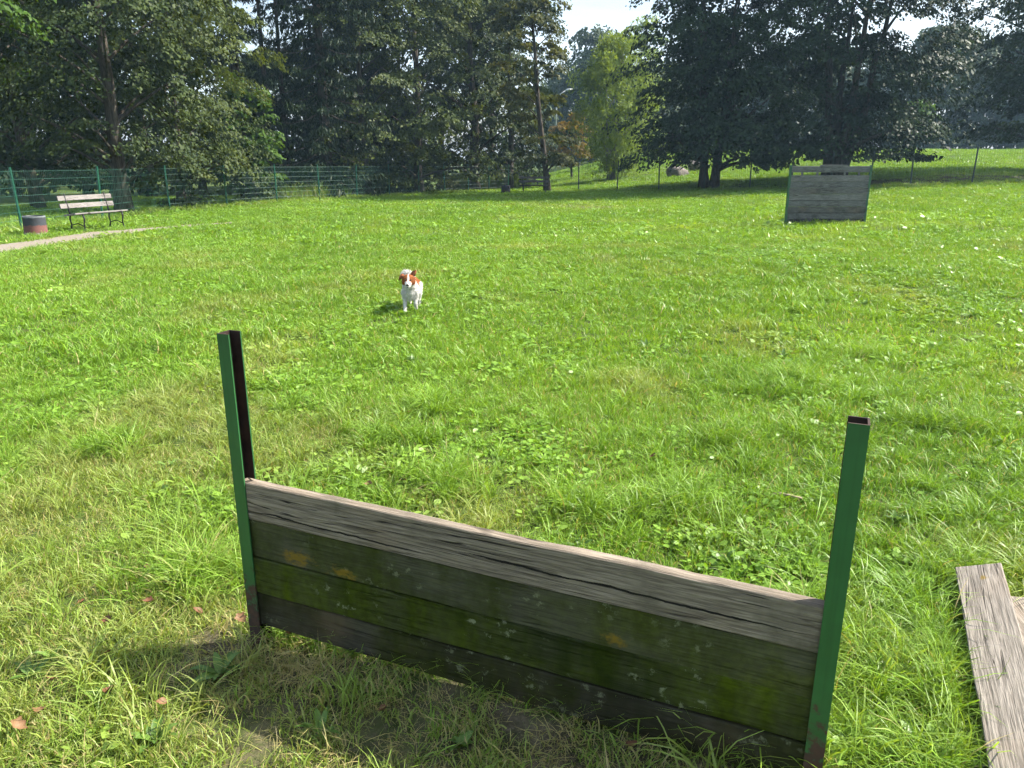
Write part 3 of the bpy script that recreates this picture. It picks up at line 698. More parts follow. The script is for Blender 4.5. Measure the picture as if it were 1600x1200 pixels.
# behind the left trees
for i, (px, y, H, R, k, lab) in enumerate(((-60, 40, 16, 4.2, 'dark', 'shadowy tree behind the light green maple'), (-10, 62, 16, 6, 'dark', 'broad dark tree added far behind the bin to deepen the shade'), (90, 66, 16, 6, 'dark', 'broad dark tree added far behind the slanting trunk to deepen the shade'), (190, 62, 16, 6, 'dark', 'broad dark tree added far behind the slatted bench to deepen the shade'), (28, 46, 17, 4.5, 'dark', 'deep shaded tree closing the gap left of the slanting trunk'), (140, 42, 17, 4.0, 'far', 'shaded tree filling in behind the bench and its linden'),  # the three broad dark trees are added to darken the lawn behind the fence
        (238, 45, 17, 4.2, 'dark', 'dark tree seen behind the leaning yellowish linden'), (318, 50, 15, 4.0, 'far', 'hazy tree far behind the tall bare-trunked spruce'), (484, 54, 9.5, 4.2, 'dark', 'low dark tree under the sky gap behind the thin spruces'),
        (545, 50, 18, 4.2, 'dark', 'dark tree between the drooping spruce and bushy hornbeam'), (690, 55, 18, 4.5, 'dark', 'tall dark tree rising behind the wide hornbeam'), (628, 56, 18, 4.5, 'far', 'tall tree standing far behind the hornbeams'), (770, 58, 15, 3.6, 'far', 'tree showing behind the hanging dark tree'), (430, 60, 9, 4.5, 'far', 'low far tree closing the view behind the young bright trees'))):
    tree('woodland_tree', lab, px, y, H, R, 1.0, k, 12000, .28, 100+i, prof='skirt', trunk=.24, low=.4, group='woodland behind the fence', limbs=24, sparse_top=11, ncl=80, spread=1.15, flat=.6)
for i, (px, y, H, R, k, lab) in enumerate(((402, 33, 1.7, .9, 'linden', 'low sunlit bush behind the mesh fence below the young trees'), (690, 44.0, 2.3, 1.0, 'birch', 'pale green bush at the fence beside the thick trunk'), (658, 42.5, 1.6, .9, 'hornbeam', 'small bush at the fence left of the pale bush'), (545, 37.5, 1.3, .8, 'far', 'low shaded bush by the fence beneath the hornbeams'), (300, 29, 1.5, 1.0, 'linden', 'low green bush behind fence under the leaning linden'))):
    tree('bush', lab, px, y, H, R, .15, k, 1800, .12, 140+i, prof='skirt', trunk=.04, low=.08, spread=.25, ncl=40, cat='bush', group='bushes by the fence', limbs=14)
# the slope and right side
tree('small_tree', 'small tree with orange turning leaves left of the light green willow', 893, 60, 4.6, 1.9, 1.7, 'orange', 4200, .22, 20, trunk=.1, group=G2, spread=.4, limbs=20)
tree('willow_tree', 'light yellow-green feathery willow standing alone on the sunny slope', 955, 52, 8.5, 2.5, .9, 'willow', 26000, .22, 21, prof='egg', trunk=.2, stems=2, aspect=.26, flat=1.0, spread=.55, ncl=170, group=G2, up=.2, droop=.0, bark_m=bark_pale)
tree('poplar_tree', 'bright green tree top showing between the willow and big dark tree', 996, 74, 11.8, 3.0, 1.0, 'willow', 8000, .30, 22, prof='egg', trunk=.22, group=G2, aspect=.4)
tree('shrub_tree', 'yellow-green low tree under the left edge of the multi-stemmed tree', 1012, 62, 3.4, 2.0, .4, 'willow', 3600, .22, 23, prof='skirt', trunk=.07, low=.2, group=G2, spread=.4, limbs=16)
tree('linden_tree', 'big dark multi-stemmed linden rising from the wire fence near the boulders', 1108, 37.6, 16, 3.6, 1.5, 'dark', 76000, .165, 24, prof='skirt', trunk=.38, stems=4, low=.75, sparse_top=11.5, group=G2, limbs=40, ncl=330, spread=.85, shell=.1, trunk_top=.6)
tree('linden_tree', 'big dark linden standing directly behind the tall plank wall', 1302, 36.6, 17, 4.9, 1.5, 'dark', 94000, .165, 25, prof='skirt', trunk=.38, stems=4, low=.85, sparse_top=11.5, group=G2, limbs=40, lean=(.9, 0), ncl=420, spread=.9, shell=.1, trunk_top=.6)
tree('linden_tree', 'dark hanging linden whose drooping crown fills the corner beyond the wire fence', 1648, 38.5, 16, 5.0, 2.0, 'dark', 64000, .17, 26, prof='skirt', trunk=.35, low=1.4, sparse_top=11, group=G2, ncl=300, spread=.9, shell=.1)
tree('linden_tree', 'linden standing past the hanging one along the slope', 1900, 38, 16, 4.8, 2.0, 'dark', 12000, .28, 27, prof='skirt', trunk=.35, low=1.5, group=G2)
tree('small_tree', 'small sunlit yellow-green tree on a dark trunk right of the plank wall tree', 1424, 66, 3.9, 1.7, 1.2, 'bright', 3200, .24, 28, trunk=.13, low=.9, group=G2, spread=.4, limbs=18)
for i, (px, y, H, R, k, lab) in enumerate(((880, 112, 12, 4.5, 'far', 'distant hazy tree behind the orange-leaved tree'), (922, 98, 15, 4.2, 'dark', 'distant dark tree partly hidden behind the willow'), (1010, 92, 9, 5, 'far', 'distant tree low behind the shrub tree'), (1068, 96, 10, 5.5, 'dark', 'distant dark tree between willow and multi-stemmed linden'), (1150, 98, 9, 5.5, 'far', 'distant tree on the crest right of the multi-stemmed trunk'), (1215, 96, 11, 5, 'dark', 'distant dark tree on the crest left of the plank wall'),
        (1290, 100, 12, 5.5, 'far', 'distant tree on the crest straight behind the plank wall'), (1375, 96, 11, 5.5, 'far', 'distant tree right of the plank wall behind the dark linden'), (1452, 92, 13, 5.5, 'far', 'distant weeping tree behind the small sunlit tree'), (1525, 95, 12, 5.5, 'far', 'distant pale tree in the gap before the hanging linden'), (1600, 92, 13, 5.5, 'dark', 'distant dark tree behind the hanging linden'), (1690, 96, 13, 6, 'far', 'distant tree past the hanging linden'))):
    tree('crest_tree', lab, px, y, H, R, .6, k, 17000, .42, 160+i, prof='skirt', trunk=.25, low=.15, group='trees along the crest', limbs=20, spread=1.5, flat=.6, ncl=80, sparse_top=30)
print('tree tris', NTRI[0])

# street lamp far off
lp = at(868, 84); lr = empty('street_lamp', lp); tag(lr, 'distant street lamp with a curved pale arm above the orange tree', 'street lamp')
lampm = plain('lamp_pale_steel', (.45, .47, .46), .4, .5, .1)
b = MB(); b.tube([(0, 0, -.2), (0, 0, 6.4), (.08, 0, 7.2), (.4, 0, 7.8), (.9, 0, 8.1)], [.09, .07, .06, .05, .045], 8); b.build('pole', lampm, lr, True)
b = MB(); b.tube([(.85, 0, 8.08), (1.1, 0, 8.16), (1.6, 0, 8.22)], [.05, .13, .07], 8); b.build('lamp_head', lampm, lr, True)

# ------------------------------------------------------------------ grass
PC = bpy.data.collections.new('grass_clump_sources')      # source shapes for the grass, not linked to the scene
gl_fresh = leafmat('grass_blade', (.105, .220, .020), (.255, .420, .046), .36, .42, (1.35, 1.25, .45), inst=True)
def blades(name, n, rad, h0, h1, w, seed, bend=.6, segs=3, dryp=.08, lie=0.0):
    r = np.random.default_rng(seed); V = []; Q = []; Tr = []; bl = []; bd = []
    for i in range(n):
        a = r.random()*6.283; q = rad*math.sqrt(r.random()); x, y = q*math.cos(a), q*math.sin(a)
        h = h0+(h1-h0)*r.random(); d = r.random()*6.283; dx, dy = math.cos(d), math.sin(d); k = bend*(.25+r.random())*h
        ww = w*(.6+.8*r.random()); f = r.random()*3.14; sx, sy = math.cos(f)*ww/2, math.sin(f)*ww/2; b0 = len(V); v_ = r.random(); dr = 1.0 if r.random() < dryp else 0.0
        for s in range(segs):
            t = s/segs; c = k*t*t; zz = h*(t-.35*lie*t)*(1-.35*bend*t*t); tw = (1-.55*t)
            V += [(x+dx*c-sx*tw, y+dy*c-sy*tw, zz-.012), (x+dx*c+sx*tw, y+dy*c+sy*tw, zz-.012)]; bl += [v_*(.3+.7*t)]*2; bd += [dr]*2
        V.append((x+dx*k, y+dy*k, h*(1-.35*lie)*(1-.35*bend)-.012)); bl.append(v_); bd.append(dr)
        for s in range(segs-1): Q.append((b0+2*s, b0+2*s+1, b0+2*s+3, b0+2*s+2))
        Tr.append((b0+2*segs-2, b0+2*segs-1, b0+2*segs))
    me = npmesh(name, V, quads=Q, tris=Tr, mats=[gl_fresh], attrs={'bl': ('FLOAT', np.array(bl, np.float32)), 'bd': ('FLOAT', np.array(bd, np.float32))})
    o = bpy.data.objects.new(name, me); PC.objects.link(o)
def leafy(name, n, rad, lsz, seed, asp=.6, tilt=.5, h=.03):
    r = np.random.default_rng(seed); V = []; Q = []; bl = []
    for i in range(n):
        a = r.random()*6.283; q = rad*math.sqrt(r.random()); c = Vector((q*math.cos(a), q*math.sin(a), h*(.3+r.random())))
        ax = Vector((math.cos(a)+r.normal()*.4, math.sin(a)+r.normal()*.4, tilt*r.random())).normalized(); sd = ax.cross(Vector((r.normal()*.3, r.normal()*.3, 1))).normalized()
        l = lsz*(.6+.8*r.random()); w = l*asp; b0 = len(V); v_ = .15+.55*r.random(); dn = Vector((0, 0, 1))
        V += [tuple(c), tuple(c+ax*l*.35+sd*w*.5), tuple(c+ax*l*.35-sd*w*.5), tuple(c+ax*l*.72+sd*w*.42-dn*l*.05), tuple(c+ax*l*.72-sd*w*.42-dn*l*.05), tuple(c+ax*l-dn*l*.15), tuple(c+ax*l*.36-dn*l*.03)]
        bl += [v_]*7
        Q += [(b0, b0+1, b0+6, b0+2), (b0+1, b0+3, b0+5, b0+6), (b0+6, b0+5, b0+4, b0+2)]
    me = npmesh(name, V, quads=Q, mats=[gl_fresh], attrs={'bl': ('FLOAT', np.array(bl, np.float32)), 'bd': ('FLOAT', np.zeros(len(V), np.float32))})
    o = bpy.data.objects.new(name, me); PC.objects.link(o)
# order of names sets the index used below
for k in range(4): blades('a_near_%d' % k, 34, .075, .035, .085, .0042, 300+k, .75, 3, .10)       # 0-3
for k in range(2): blades('b_long_%d' % k, 34, .06, .09, .20, .0050, 310+k, 1.0, 4, .06)            # 4-5
for k in range(2): leafy('c_leafy_%d' % k, 14, .06, .036, 320+k, .55)                               # 6-7
for k in range(2): blades('d_straw_%d' % k, 26, .09, .05, .11, .0032, 330+k, 1.3, 3, .9, lie=1.6)   # 8-9
for k in range(3): blades('e_mid_%d' % k, 40, .15, .045, .095, .0085, 340+k, .7, 2, .06)            # 10-12
blades('f_midlong', 40, .12, .09, .18, .0095, 350, .9, 3, .04)                                      # 13
leafy('g_midleafy', 22, .12, .052, 351, .6)                                                         # 14
for k in range(3): blades('h_far_%d' % k, 46, .34, .05, .105, .020, 360+k, .6, 1, .05)              # 15-17
leafy('i_farleafy', 26, .26, .085, 365, .6)                                                          # 18
blades('j_tall', 60, .35, .5, 1.1, .018, 370, .5, 3, .25)                                           # 19
def region(y0, y1, dens, half=.70, pad=1.6, xlo=-60, xhi=60, seed=0):
    r = np.random.default_rng(seed); xm = half*y1+pad; n = int(dens*(y1-y0)*2*xm)
    x = (r.random(n)*2-1)*xm; y = y0+(y1-y0)*r.random(n)
    k = (np.abs(x) < half*y+pad) & (x > xlo) & (x < xhi); return x[k], y[k], r
LOOSE = [((1.737, 2.686), (-.453, -.986), (.141, -.041), .158), ((1.775, 2.545), (-.18, -.98), (.97, -.18), .17)]
def under_plank(x, y):
    m = np.zeros(len(x), bool)
    for a, d, w, wd in LOOSE:
        d = np.array(d)/np.hypot(*d); w = np.array([d[1], -d[0]]); w = w if w[0] > 0 else -w
        s_ = (x-a[0])*d[0]+(y-a[1])*d[1]; t_ = (x-a[0])*w[0]+(y-a[1])*w[1]
        m |= (s_ > -.03) & (s_ < 1.9) & (t_ > -.035) & (t_ < wd+.03)
    return m
PX = []; PI = []; PS = []; PR = []; PT = []; PD = []
def add(x, y, idx, sc, tint, dry, r, tilt=.12):
    k_ = ~under_plank(x, y); x, y = x[k_], y[k_]; idx = np.asarray(idx)[k_]; sc = np.asarray(sc)[k_]; tint = np.asarray(tint)[k_]; dry = np.asarray(dry)[k_]
    n = len(x); PX.append(np.stack([x, y, terr(x, y)], 1)); PI.append(idx); PS.append(sc); PT.append(np.clip(tint, 0, 1)); PD.append(np.clip(dry, 0, 1))
    PR.append(np.stack([r.normal(size=n)*tilt, r.normal(size=n)*tilt, r.random(n)*6.283], 1))
def tints(x, y, r):
    return .15+.75*fbm(x*.55, y*.55, 61)+.35*(fbm(x*2.7, y*2.7, 62)-.5)+.25*(r.random(len(x))-.5)
def dryness(x, y, r):
    left = sstep(.2, -1.6, x)*sstep(5.5, 2.6, y)*.17+sstep(4.5, 2.5, y)*.05
    d = sstep(.50, .78, fbm(x*.9+4, y*.9, 71)+left)*.36+.9*bareness(x, y)*.5+left*.2
    far = sstep(8, 14, y)*.0
    return np.clip(d, 0, .9)*(.5+.8*r.random(len(x)))
def keep_mask(x, y, r, lo=.22):
    b = bareness(x, y); m = r.random(len(x)) > b*(1-lo)
    m &= ~path_mask(x, y)
    d, side = hdist(x, y); m &= d > .035
    return m
# near
x, y, r = region(.2, 6.6, 430, .72, 1.4, seed=1); k = keep_mask(x, y, r) & (r.random(len(x)) < sstep(6.8, 5.2, y)+.0); x, y = x[k], y[k]
dr = dryness(x, y, r); t = tints(x, y, r); n = len(x)
lushR = sstep(.8, 1.6, x)*sstep(4.2, 2.4, y)
longp = .05+.45*lushR*fbm(x*1.3, y*1.3, 81)+.16*sstep(.58, .75, fbm(x*1.1, y*1.1, 82)); leafp = .06+.30*sstep(.5, .7, fbm(x*.8, y*.8, 83)); strawp = dr*.6
q = r.random(n); idx = r.integers(0, 4, n)
idx = np.where(q < strawp, r.integers(8, 10, n), idx); q2 = r.random(n); idx = np.where((q >= strawp) & (q2 < longp), r.integers(4, 6, n), idx); idx = np.where((q >= strawp) & (q2 > 1-leafp) & (dr < .22), r.integers(6, 8, n), idx)
sc = (.7+.6*r.random(n))*(.75+.5*fbm(x*1.6, y*1.6, 84))*(1-.12*np.clip(dr, 0, 1)); add(x, y, idx, sc, t, dr, r)
# middle
x, y, r = region(5.0, 16.5, 115, .71, 1.6, seed=2); k = keep_mask(x, y, r) & (r.random(len(x)) < sstep(5.0, 6.6, y)*sstep(17.5, 13.5, y)); x, y = x[k], y[k]
dr = dryness(x, y, r)*.7; t = tints(x, y, r); n = len(x); q = r.random(n); idx = r.integers(10, 13, n)
lf_ = .07+.3*sstep(.48, .66, fbm(x*.6, y*.6, 83))*sstep(-4, 4, x); lg = .03+.22*sstep(.58, .74, fbm(x*.7, y*.7, 82))
idx = np.where(q < lg, 13, idx); idx = np.where(q > 1-lf_, 14, idx)
add(x, y, idx, (.7+.6*r.random(n))*(.7+.6*fbm(x*.9, y*.9, 84)), t, dr, r)
# far, up to the fence and a little past it
x, y, r = region(13.2, 47, 27, .70, 2.0, xlo=-22, seed=3); k = keep_mask(x, y, r) & (r.random(len(x)) < sstep(13.2, 16.5, y)); x, y = x[k], y[k]
dr = dryness(x, y, r)*.5; t = tints(x, y, r); n = len(x); q = r.random(n); idx = r.integers(15, 18, n); idx = np.where(q > .86, 18, idx)
add(x, y, idx, (.7+.6*r.random(n))*(.75+.5*fbm(x*.5, y*.5, 84)), t, dr, r)
# slope beyond the wire fence
x, y, r = region(36, 84, 6, .70, 2.0, xlo=-3, seed=4); k = (r.random(len(x)) > bareness(x, y)*.9); x, y = x[k], y[k]; n = len(x)
add(x, y, r.integers(15, 18, n), 1.2+.7*r.random(n), tints(x, y, r)+.05, dryness(x, y, r)*.3, r)
# longer fringe along the fences and posts
for Pf in (FP_L, FP_R):
    for a, b in zip(Pf[:-1], Pf[1:]):
        n = 46; r = np.random.default_rng(int(abs(a.x*100))); s = r.random(n); x = a.x+(b.x-a.x)*s+r.normal(size=n)*.16; y = a.y+(b.y-a.y)*s+r.normal(size=n)*.16
        add(x, y, np.where(r.random(n) < .7, 13, 17), 1.0+1.0*r.random(n), tints(x, y, r)-.1, .25*r.random(n), r)
# grass closing round feet of the hurdle, the plank wall and the loose planks
def along(a, b, n, sd, idxs, s0, s1, dry, seed):
    r = np.random.default_rng(seed); s = r.random(n); x = a[0]+(b[0]-a[0])*s+r.normal(size=n)*sd; y = a[1]+(b[1]-a[1])*s+r.normal(size=n)*sd
    add(x, y, np.array(idxs)[r.integers(0, len(idxs), n)], s0+(s1-s0)*r.random(n), tints(x, y, r), dry*r.random(n), r, .3)
r = np.random.default_rng(77); n = 300; s = r.random(n); q = .05+.55*r.random(n)**1.3; x = HL.x+(HR.x-HL.x)*s+hnrm.x*q; y = HL.y+(HR.y-HL.y)*s+hnrm.y*q
add(x, y, np.where(r.random(n) < .6, r.integers(8, 10, n), r.integers(0, 4, n)), .45+.5*r.random(n), tints(x, y, r)-.15, .85*r.random(n), r, .35)
hb = hnrm*-.10
along((HL.x+hb.x, HL.y+hb.y), (HR.x+hb.x, HR.y+hb.y), 190, .045, (4, 5, 0, 1), .6, 1.05, .2, 401)
for a, b in list(zip(plo[:-1], plo[1:]))+list(zip(pup[:-1], pup[1:])): along((a.x, a.y), (b.x, b.y), 14, .06, (10, 11, 12), .4, .8, .5, int(abs(a.x*50)))
along((FL.x, FL.y-.08), (FR.x, FR.y-.08), 120, .05, (13, 10, 11), .7, 1.3, .2, 402)
along((1.66, 2.60), (1.20, 1.62), 130, .05, (4, 5), .6, .95, .15, 403); along((1.70, 2.82), (1.98, 2.78), 50, .06, (4, 5, 0), .7, 1.1, .1, 404)
along((1.1, 1.9), (1.2, 2.4), 120, .16, (4, 5), .8, 1.3, .25, 405)
along((HL.x-.05, HL.y-.02), (HL.x+.35, HL.y-.2), 46, .08, (8, 9), .8, 1.3, 1.0, 406)
along((HL.x+.2, HL.y-.16), (HR.x-.1, HR.y-.22), 110, .12, (8, 9, 0), .7, 1.1, .9, 407)
for px, py in ((1430, 668), (1520, 672), (600, 690), (680, 640), (1240, 600), (930, 800), (700, 760), (1060, 790), (300, 905), (1350, 560), (1140, 690), (175, 700)):
    p = onground(px, py); along((p.x-.1, p.y), (p.x+.1, p.y), 34, .085, (4, 5), .8, 1.25, .05, px)
# tall weeds beyond the fence near the thick trunk
r = np.random.default_rng(9); n = 260; x = -4.2+5.0*r.random(n); y = 48.5+6*r.random(n); add(x, y, np.full(n, 19), .8+.7*r.random(n), .4+.4*r.random(n), .35*r.random(n), r)
n = 60; x = -10.5+3*r.random(n); y = 33.5+3*r.random(n); k = (y > 34.6+.9*(x+9)); add(x[k], y[k], np.full(k.sum(), 19), .6+.5*r.random(k.sum()), .6+.3*r.random(k.sum()), .2*r.random(k.sum()), r)
pts = np.concatenate(PX); print('grass clumps', len(pts))
gmesh = npmesh('grass', pts, attrs={'idx': ('INT', np.concatenate(PI).astype(np.int32)), 'sc': ('FLOAT', np.concatenate(PS).astype(np.float32)),
    'rot': ('FLOAT_VECTOR', np.concatenate(PR).astype(np.float32)), 'tint': ('FLOAT', np.concatenate(PT).astype(np.float32)), 'dry': ('FLOAT', np.concatenate(PD).astype(np.float32))})
go = link('grass', gmesh); tag(go, 'short green lawn grass with longer tufts and dry straw', 'grass', kind='stuff')
ng = bpy.data.node_groups.new('grass_scatter', 'GeometryNodeTree')
ng.interface.new_socket('Geometry', in_out='INPUT', socket_type='NodeSocketGeometry'); ng.interface.new_socket('Geometry', in_out='OUTPUT', socket_type='NodeSocketGeometry')
gi = ng.nodes.new('NodeGroupInput'); gout = ng.nodes.new('NodeGroupOutput')
iop = ng.nodes.new('GeometryNodeInstanceOnPoints'); ci_ = ng.nodes.new('GeometryNodeCollectionInfo'); ci_.inputs['Collection'].default_value = PC
ci_.inputs['Separate Children'].default_value = True; ci_.inputs['Reset Children'].default_value = True
m2p = ng.nodes.new('GeometryNodeMeshToPoints')
def na(nm, typ):
    nd = ng.nodes.new('GeometryNodeInputNamedAttribute'); nd.data_type = typ; nd.inputs['Name'].default_value = nm; return nd.outputs['Attribute']
e2r = ng.nodes.new('FunctionNodeEulerToRotation')
ng.links.new(gi.outputs[0], m2p.inputs[0]); ng.links.new(m2p.outputs[0], iop.inputs['Points']); ng.links.new(ci_.outputs[0], iop.inputs['Instance'])
iop.inputs['Pick Instance'].default_value = True
ng.links.new(na('idx', 'INT'), iop.inputs['Instance Index']); ng.links.new(na('rot', 'FLOAT_VECTOR'), e2r.inputs[0]); ng.links.new(e2r.outputs[0], iop.inputs['Rotation'])
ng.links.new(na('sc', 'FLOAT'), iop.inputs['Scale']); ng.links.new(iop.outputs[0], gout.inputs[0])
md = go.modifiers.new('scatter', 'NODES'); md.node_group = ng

# ------------------------------------------------------------------ broadleaf weeds, one by one
wm = M('weed_leaf'); oc = wm.coord('Object'); wnz_ = wm.noise(oc, 14, 4)
oi = wm.n('ObjectInfo')
wc = wm.mix(oi.outputs['Random'], (.075, .150, .022), (.150, .250, .040)); wc = wm.mix(wm.ramp(wnz_, [(.4, 0), (.7, .4)]), wc, (.035, .075, .014))
tr = wm.n('BsdfTranslucent'); wm.l(wc, tr.inputs[0]); mx = wm.n('MixShader'); mx.inputs[0].default_value = .3
wm.l(wm.princ(wc, .45, 0, wm.bump(wnz_, .3, .004), .4), mx.inputs[1]); wm.l(tr.outputs[0], mx.inputs[2]); weed_mat = wm.done(mx.outputs[0])
def weedleaf(name, L, Wd, lobes, arch):
    b = MB(); n = 9
    for i in range(n):
        t = i/(n-1); w = Wd*(math.sin(math.pi*min(1, t**.75*.98+.02))**.8)*.5+.0015
        if lobes: w *= .65+.35*abs(math.sin(t*math.pi*lobes))
        z = arch*L*math.sin(t*math.pi*.62)-.0
        b.v += [(t*L, -w, z+w*.22), (t*L, 0, z-.002), (t*L, w, z+w*.22)]
    for i in range(n-1):
        for j in (0, 1): q = i*3+j; b.face((q, q+3, q+4, q+1))
    return b.mesh(name, [weed_mat], True)
WL = [weedleaf('plantain_leaf', .11, .045, 0, .35), weedleaf('dandelion_leaf', .13, .036, 4.5, .30), weedleaf('dock_leaf', .16, .055, 0, .42)]
weeds = [(52, 1062, 1, 1.0, 'dandelion rosette in full sun beside the shadow tip of the hurdle'), (345, 1058, 2, .95, 'broad-leaved weed in the hurdle shadow left of the worn soil'), (500, 1150, 1, 1.0, 'dandelion rosette on worn soil in front of the hurdle'),
    (245, 1165, 2, .8, 'upright broad-leaved weed in dry grass near the curled orange leaf'), (80, 1030, 1, .8, 'drab dandelion rosette at the tip of the hurdle shadow'), (645, 570, 2, .9, 'large bright rosette in the lawn beyond the tall left post'),
    (820, 712, 1, 1.0, 'pale dandelion rosette above the middle of the hurdle'), (850, 690, 0, 1.0, 'plantain rosette next to the pale dandelion above the hurdle'), (1130, 885, 2, .8, 'upright dock plant peeking over the top plank near the right post'),
    (905, 860, 1, .9, 'dandelion rosette close behind the middle of the top plank'), (1225, 560, 1, 1.3, 'wide dandelion rosette beyond the tall right post'), (1350, 480, 2, 1.2, 'bright dock rosette far beyond the tall right post'),
    (1400, 820, 2, .8, 'dock plant right of the tall right post'), (1380, 640, 0, 1.2, 'plantain rosette between two dark tufts past the right post'), (160, 1095, 0, .8, 'plantain rosette beside the orange leaf in the shade'),
    (560, 645, 0, .9, 'plantain rosette on the dry patch beyond the hurdle'), (640, 655, 0, .9, 'plantain rosette on the dry patch right of its twin'), (1010, 545, 1, 1.2, 'dandelion rosette in mid-lawn between the dog and the right post'),
    (470, 850, 0, .0, ''), (265, 735, 1, 1.1, 'dandelion rosette on the lawn left of the tall left post'), (480, 1140, 0, .0, ''), (720, 1170, 0, .8, 'plantain rosette in the shade under the hurdle planks'), (1475, 535, 1, 1.2, 'dandelion rosette near a dark tuft in the bright right lawn'), (1090, 400, 2, 1.3, 'dock rosette in the lawn before the plank wall')]
for i, (px, py, kind, sc, lab) in enumerate(weeds):
    if not lab: continue
    p = onground(px, py); r = random.Random(i); root = empty('broadleaf_weed', (p.x, p.y, T(p.x, p.y)+.005), r.random()*6.28); root.scale = (sc*.58,)*3
    tag(root, lab, 'weed', 'broadleaf weeds in the lawn')
    n = r.randint(8, 12)
    for k in range(n):
        o = link('leaf', WL[kind], root); o.rotation_euler = (r.uniform(-.25, .25), -r.uniform(-.10, .42), 6.283*k/n+r.uniform(-.3, .3)); q = r.uniform(.65, 1.15); o.scale = (q, q, q)
# ------------------------------------------------------------------ fallen leaves and a stick
fm = M('fallen_leaf'); oc = fm.coord('Object'); fo = fm.n('ObjectInfo'); fc = fm.mix(fo.outputs['Random'], (.11, .045, .02), (.19, .11, .05)); fc = fm.mix(fm.ramp(fm.noise(oc, 40, 4), [(.45, 0), (.65, .6)]), fc, (.16, .07, .035))
fall_mat = fm.done(fm.princ(fc, .6, 0, None, .3))
def fallen(seed):
    r = np.random.default_rng(seed); b = MB(); n = 7; L = .06; cu = r.uniform(1.2, 2.6)
    for i in range(n):
        t = i/(n-1); w = .021*math.sin(math.pi*(t**.8*.95+.03))**1.25*(1+.25*math.sin(t*19+seed))+.001
        z = .5*cu*L*(t-.5)**2
        b.v += [(t*L-L/2, -w, z+w*cu*.6), (t*L-L/2, 0, z), (t*L-L/2, w, z+w*cu*.45)]
    for i in range(n-1):
        for j in (0, 1): q = i*3+j; b.face((q, q+3, q+4, q+1))
    b.tube([(L/2-.002, 0, .12*cu*L), (L/2+.02, .004, .2*cu*L)], [.0012, .0008], 4)
    return b.mesh('fallen_leaf', [fall_mat], True)
FLm = [fallen(k) for k in range(4)]
for i, (px, py, s) in enumerate(((176, 1104, 1.0), (86, 1086, .9), (172, 990, .8), (131, 960, .7), (577, 774, .8), (634, 766, .8), (235, 962, .8), (310, 974, .8), (1465, 968, .7), (33, 1158, 1.0), (66, 1135, .9), (985, 1192, .9), (172, 1046, .6), (470, 1015, .8), (445, 992, .9), (1020, 727, .8), (232, 905, .7), (455, 1010, .9), (380, 988, 1.0), (255, 1122, .7), (700, 770, .6), (602, 1130, .7), (150, 1000, .6), (640, 655, .8))):
    p = onground(px, py); r = random.Random(50+i); o = link('fallen_leaf', FLm[i % 4]); o.location = (p.x, p.y, T(p.x, p.y)+.045+.01*r.random()); o.rotation_euler = (r.uniform(-.4, .4), r.uniform(-.7, .7), r.random()*6.28); o.scale = (s*.85,)*3
    lab, grp = (('curled orange leaf lying at the foot of the left hurdle post', 'leaves at the left post foot') if 330 < px < 480 else ('small brown leaf lying on the worn soil close under the mossy planks', 'leaves under the planks') if py > 1100 and px > 480 else
        ('small reddish leaf lying in the lawn behind the top plank', 'leaves behind the hurdle') if 480 < px < 1100 else ('single orange leaf in the lush grass between right post and loose planks', 'leaf by the loose planks') if px > 1100 else
        ('large orange-brown leaf lying in the grass around the hurdle shadow tip', 'leaves around the shadow tip') if py > 1030 else ('small orange-brown leaf in the dry grass left of the left post', 'leaves in the dry grass'))
    tag(o, lab, 'leaf', grp)
p = onground(1225, 790); b = MB(); b.tube([(-.07, 0, .01), (-.03, .006, .022), (.02, -.004, .024), (.08, .004, .014)], [.006, .008, .007, .005], 6)
o = b.build('stick', plain('stick_bark', (.33, .25, .17), .8, 0, .3, 40), None, True); o.location = (p.x, p.y, T(p.x, p.y)+.035); o.rotation_euler = (0, 0, -.35)
tag(o, 'short pale broken stick lying in the grass behind the hurdle', 'stick')

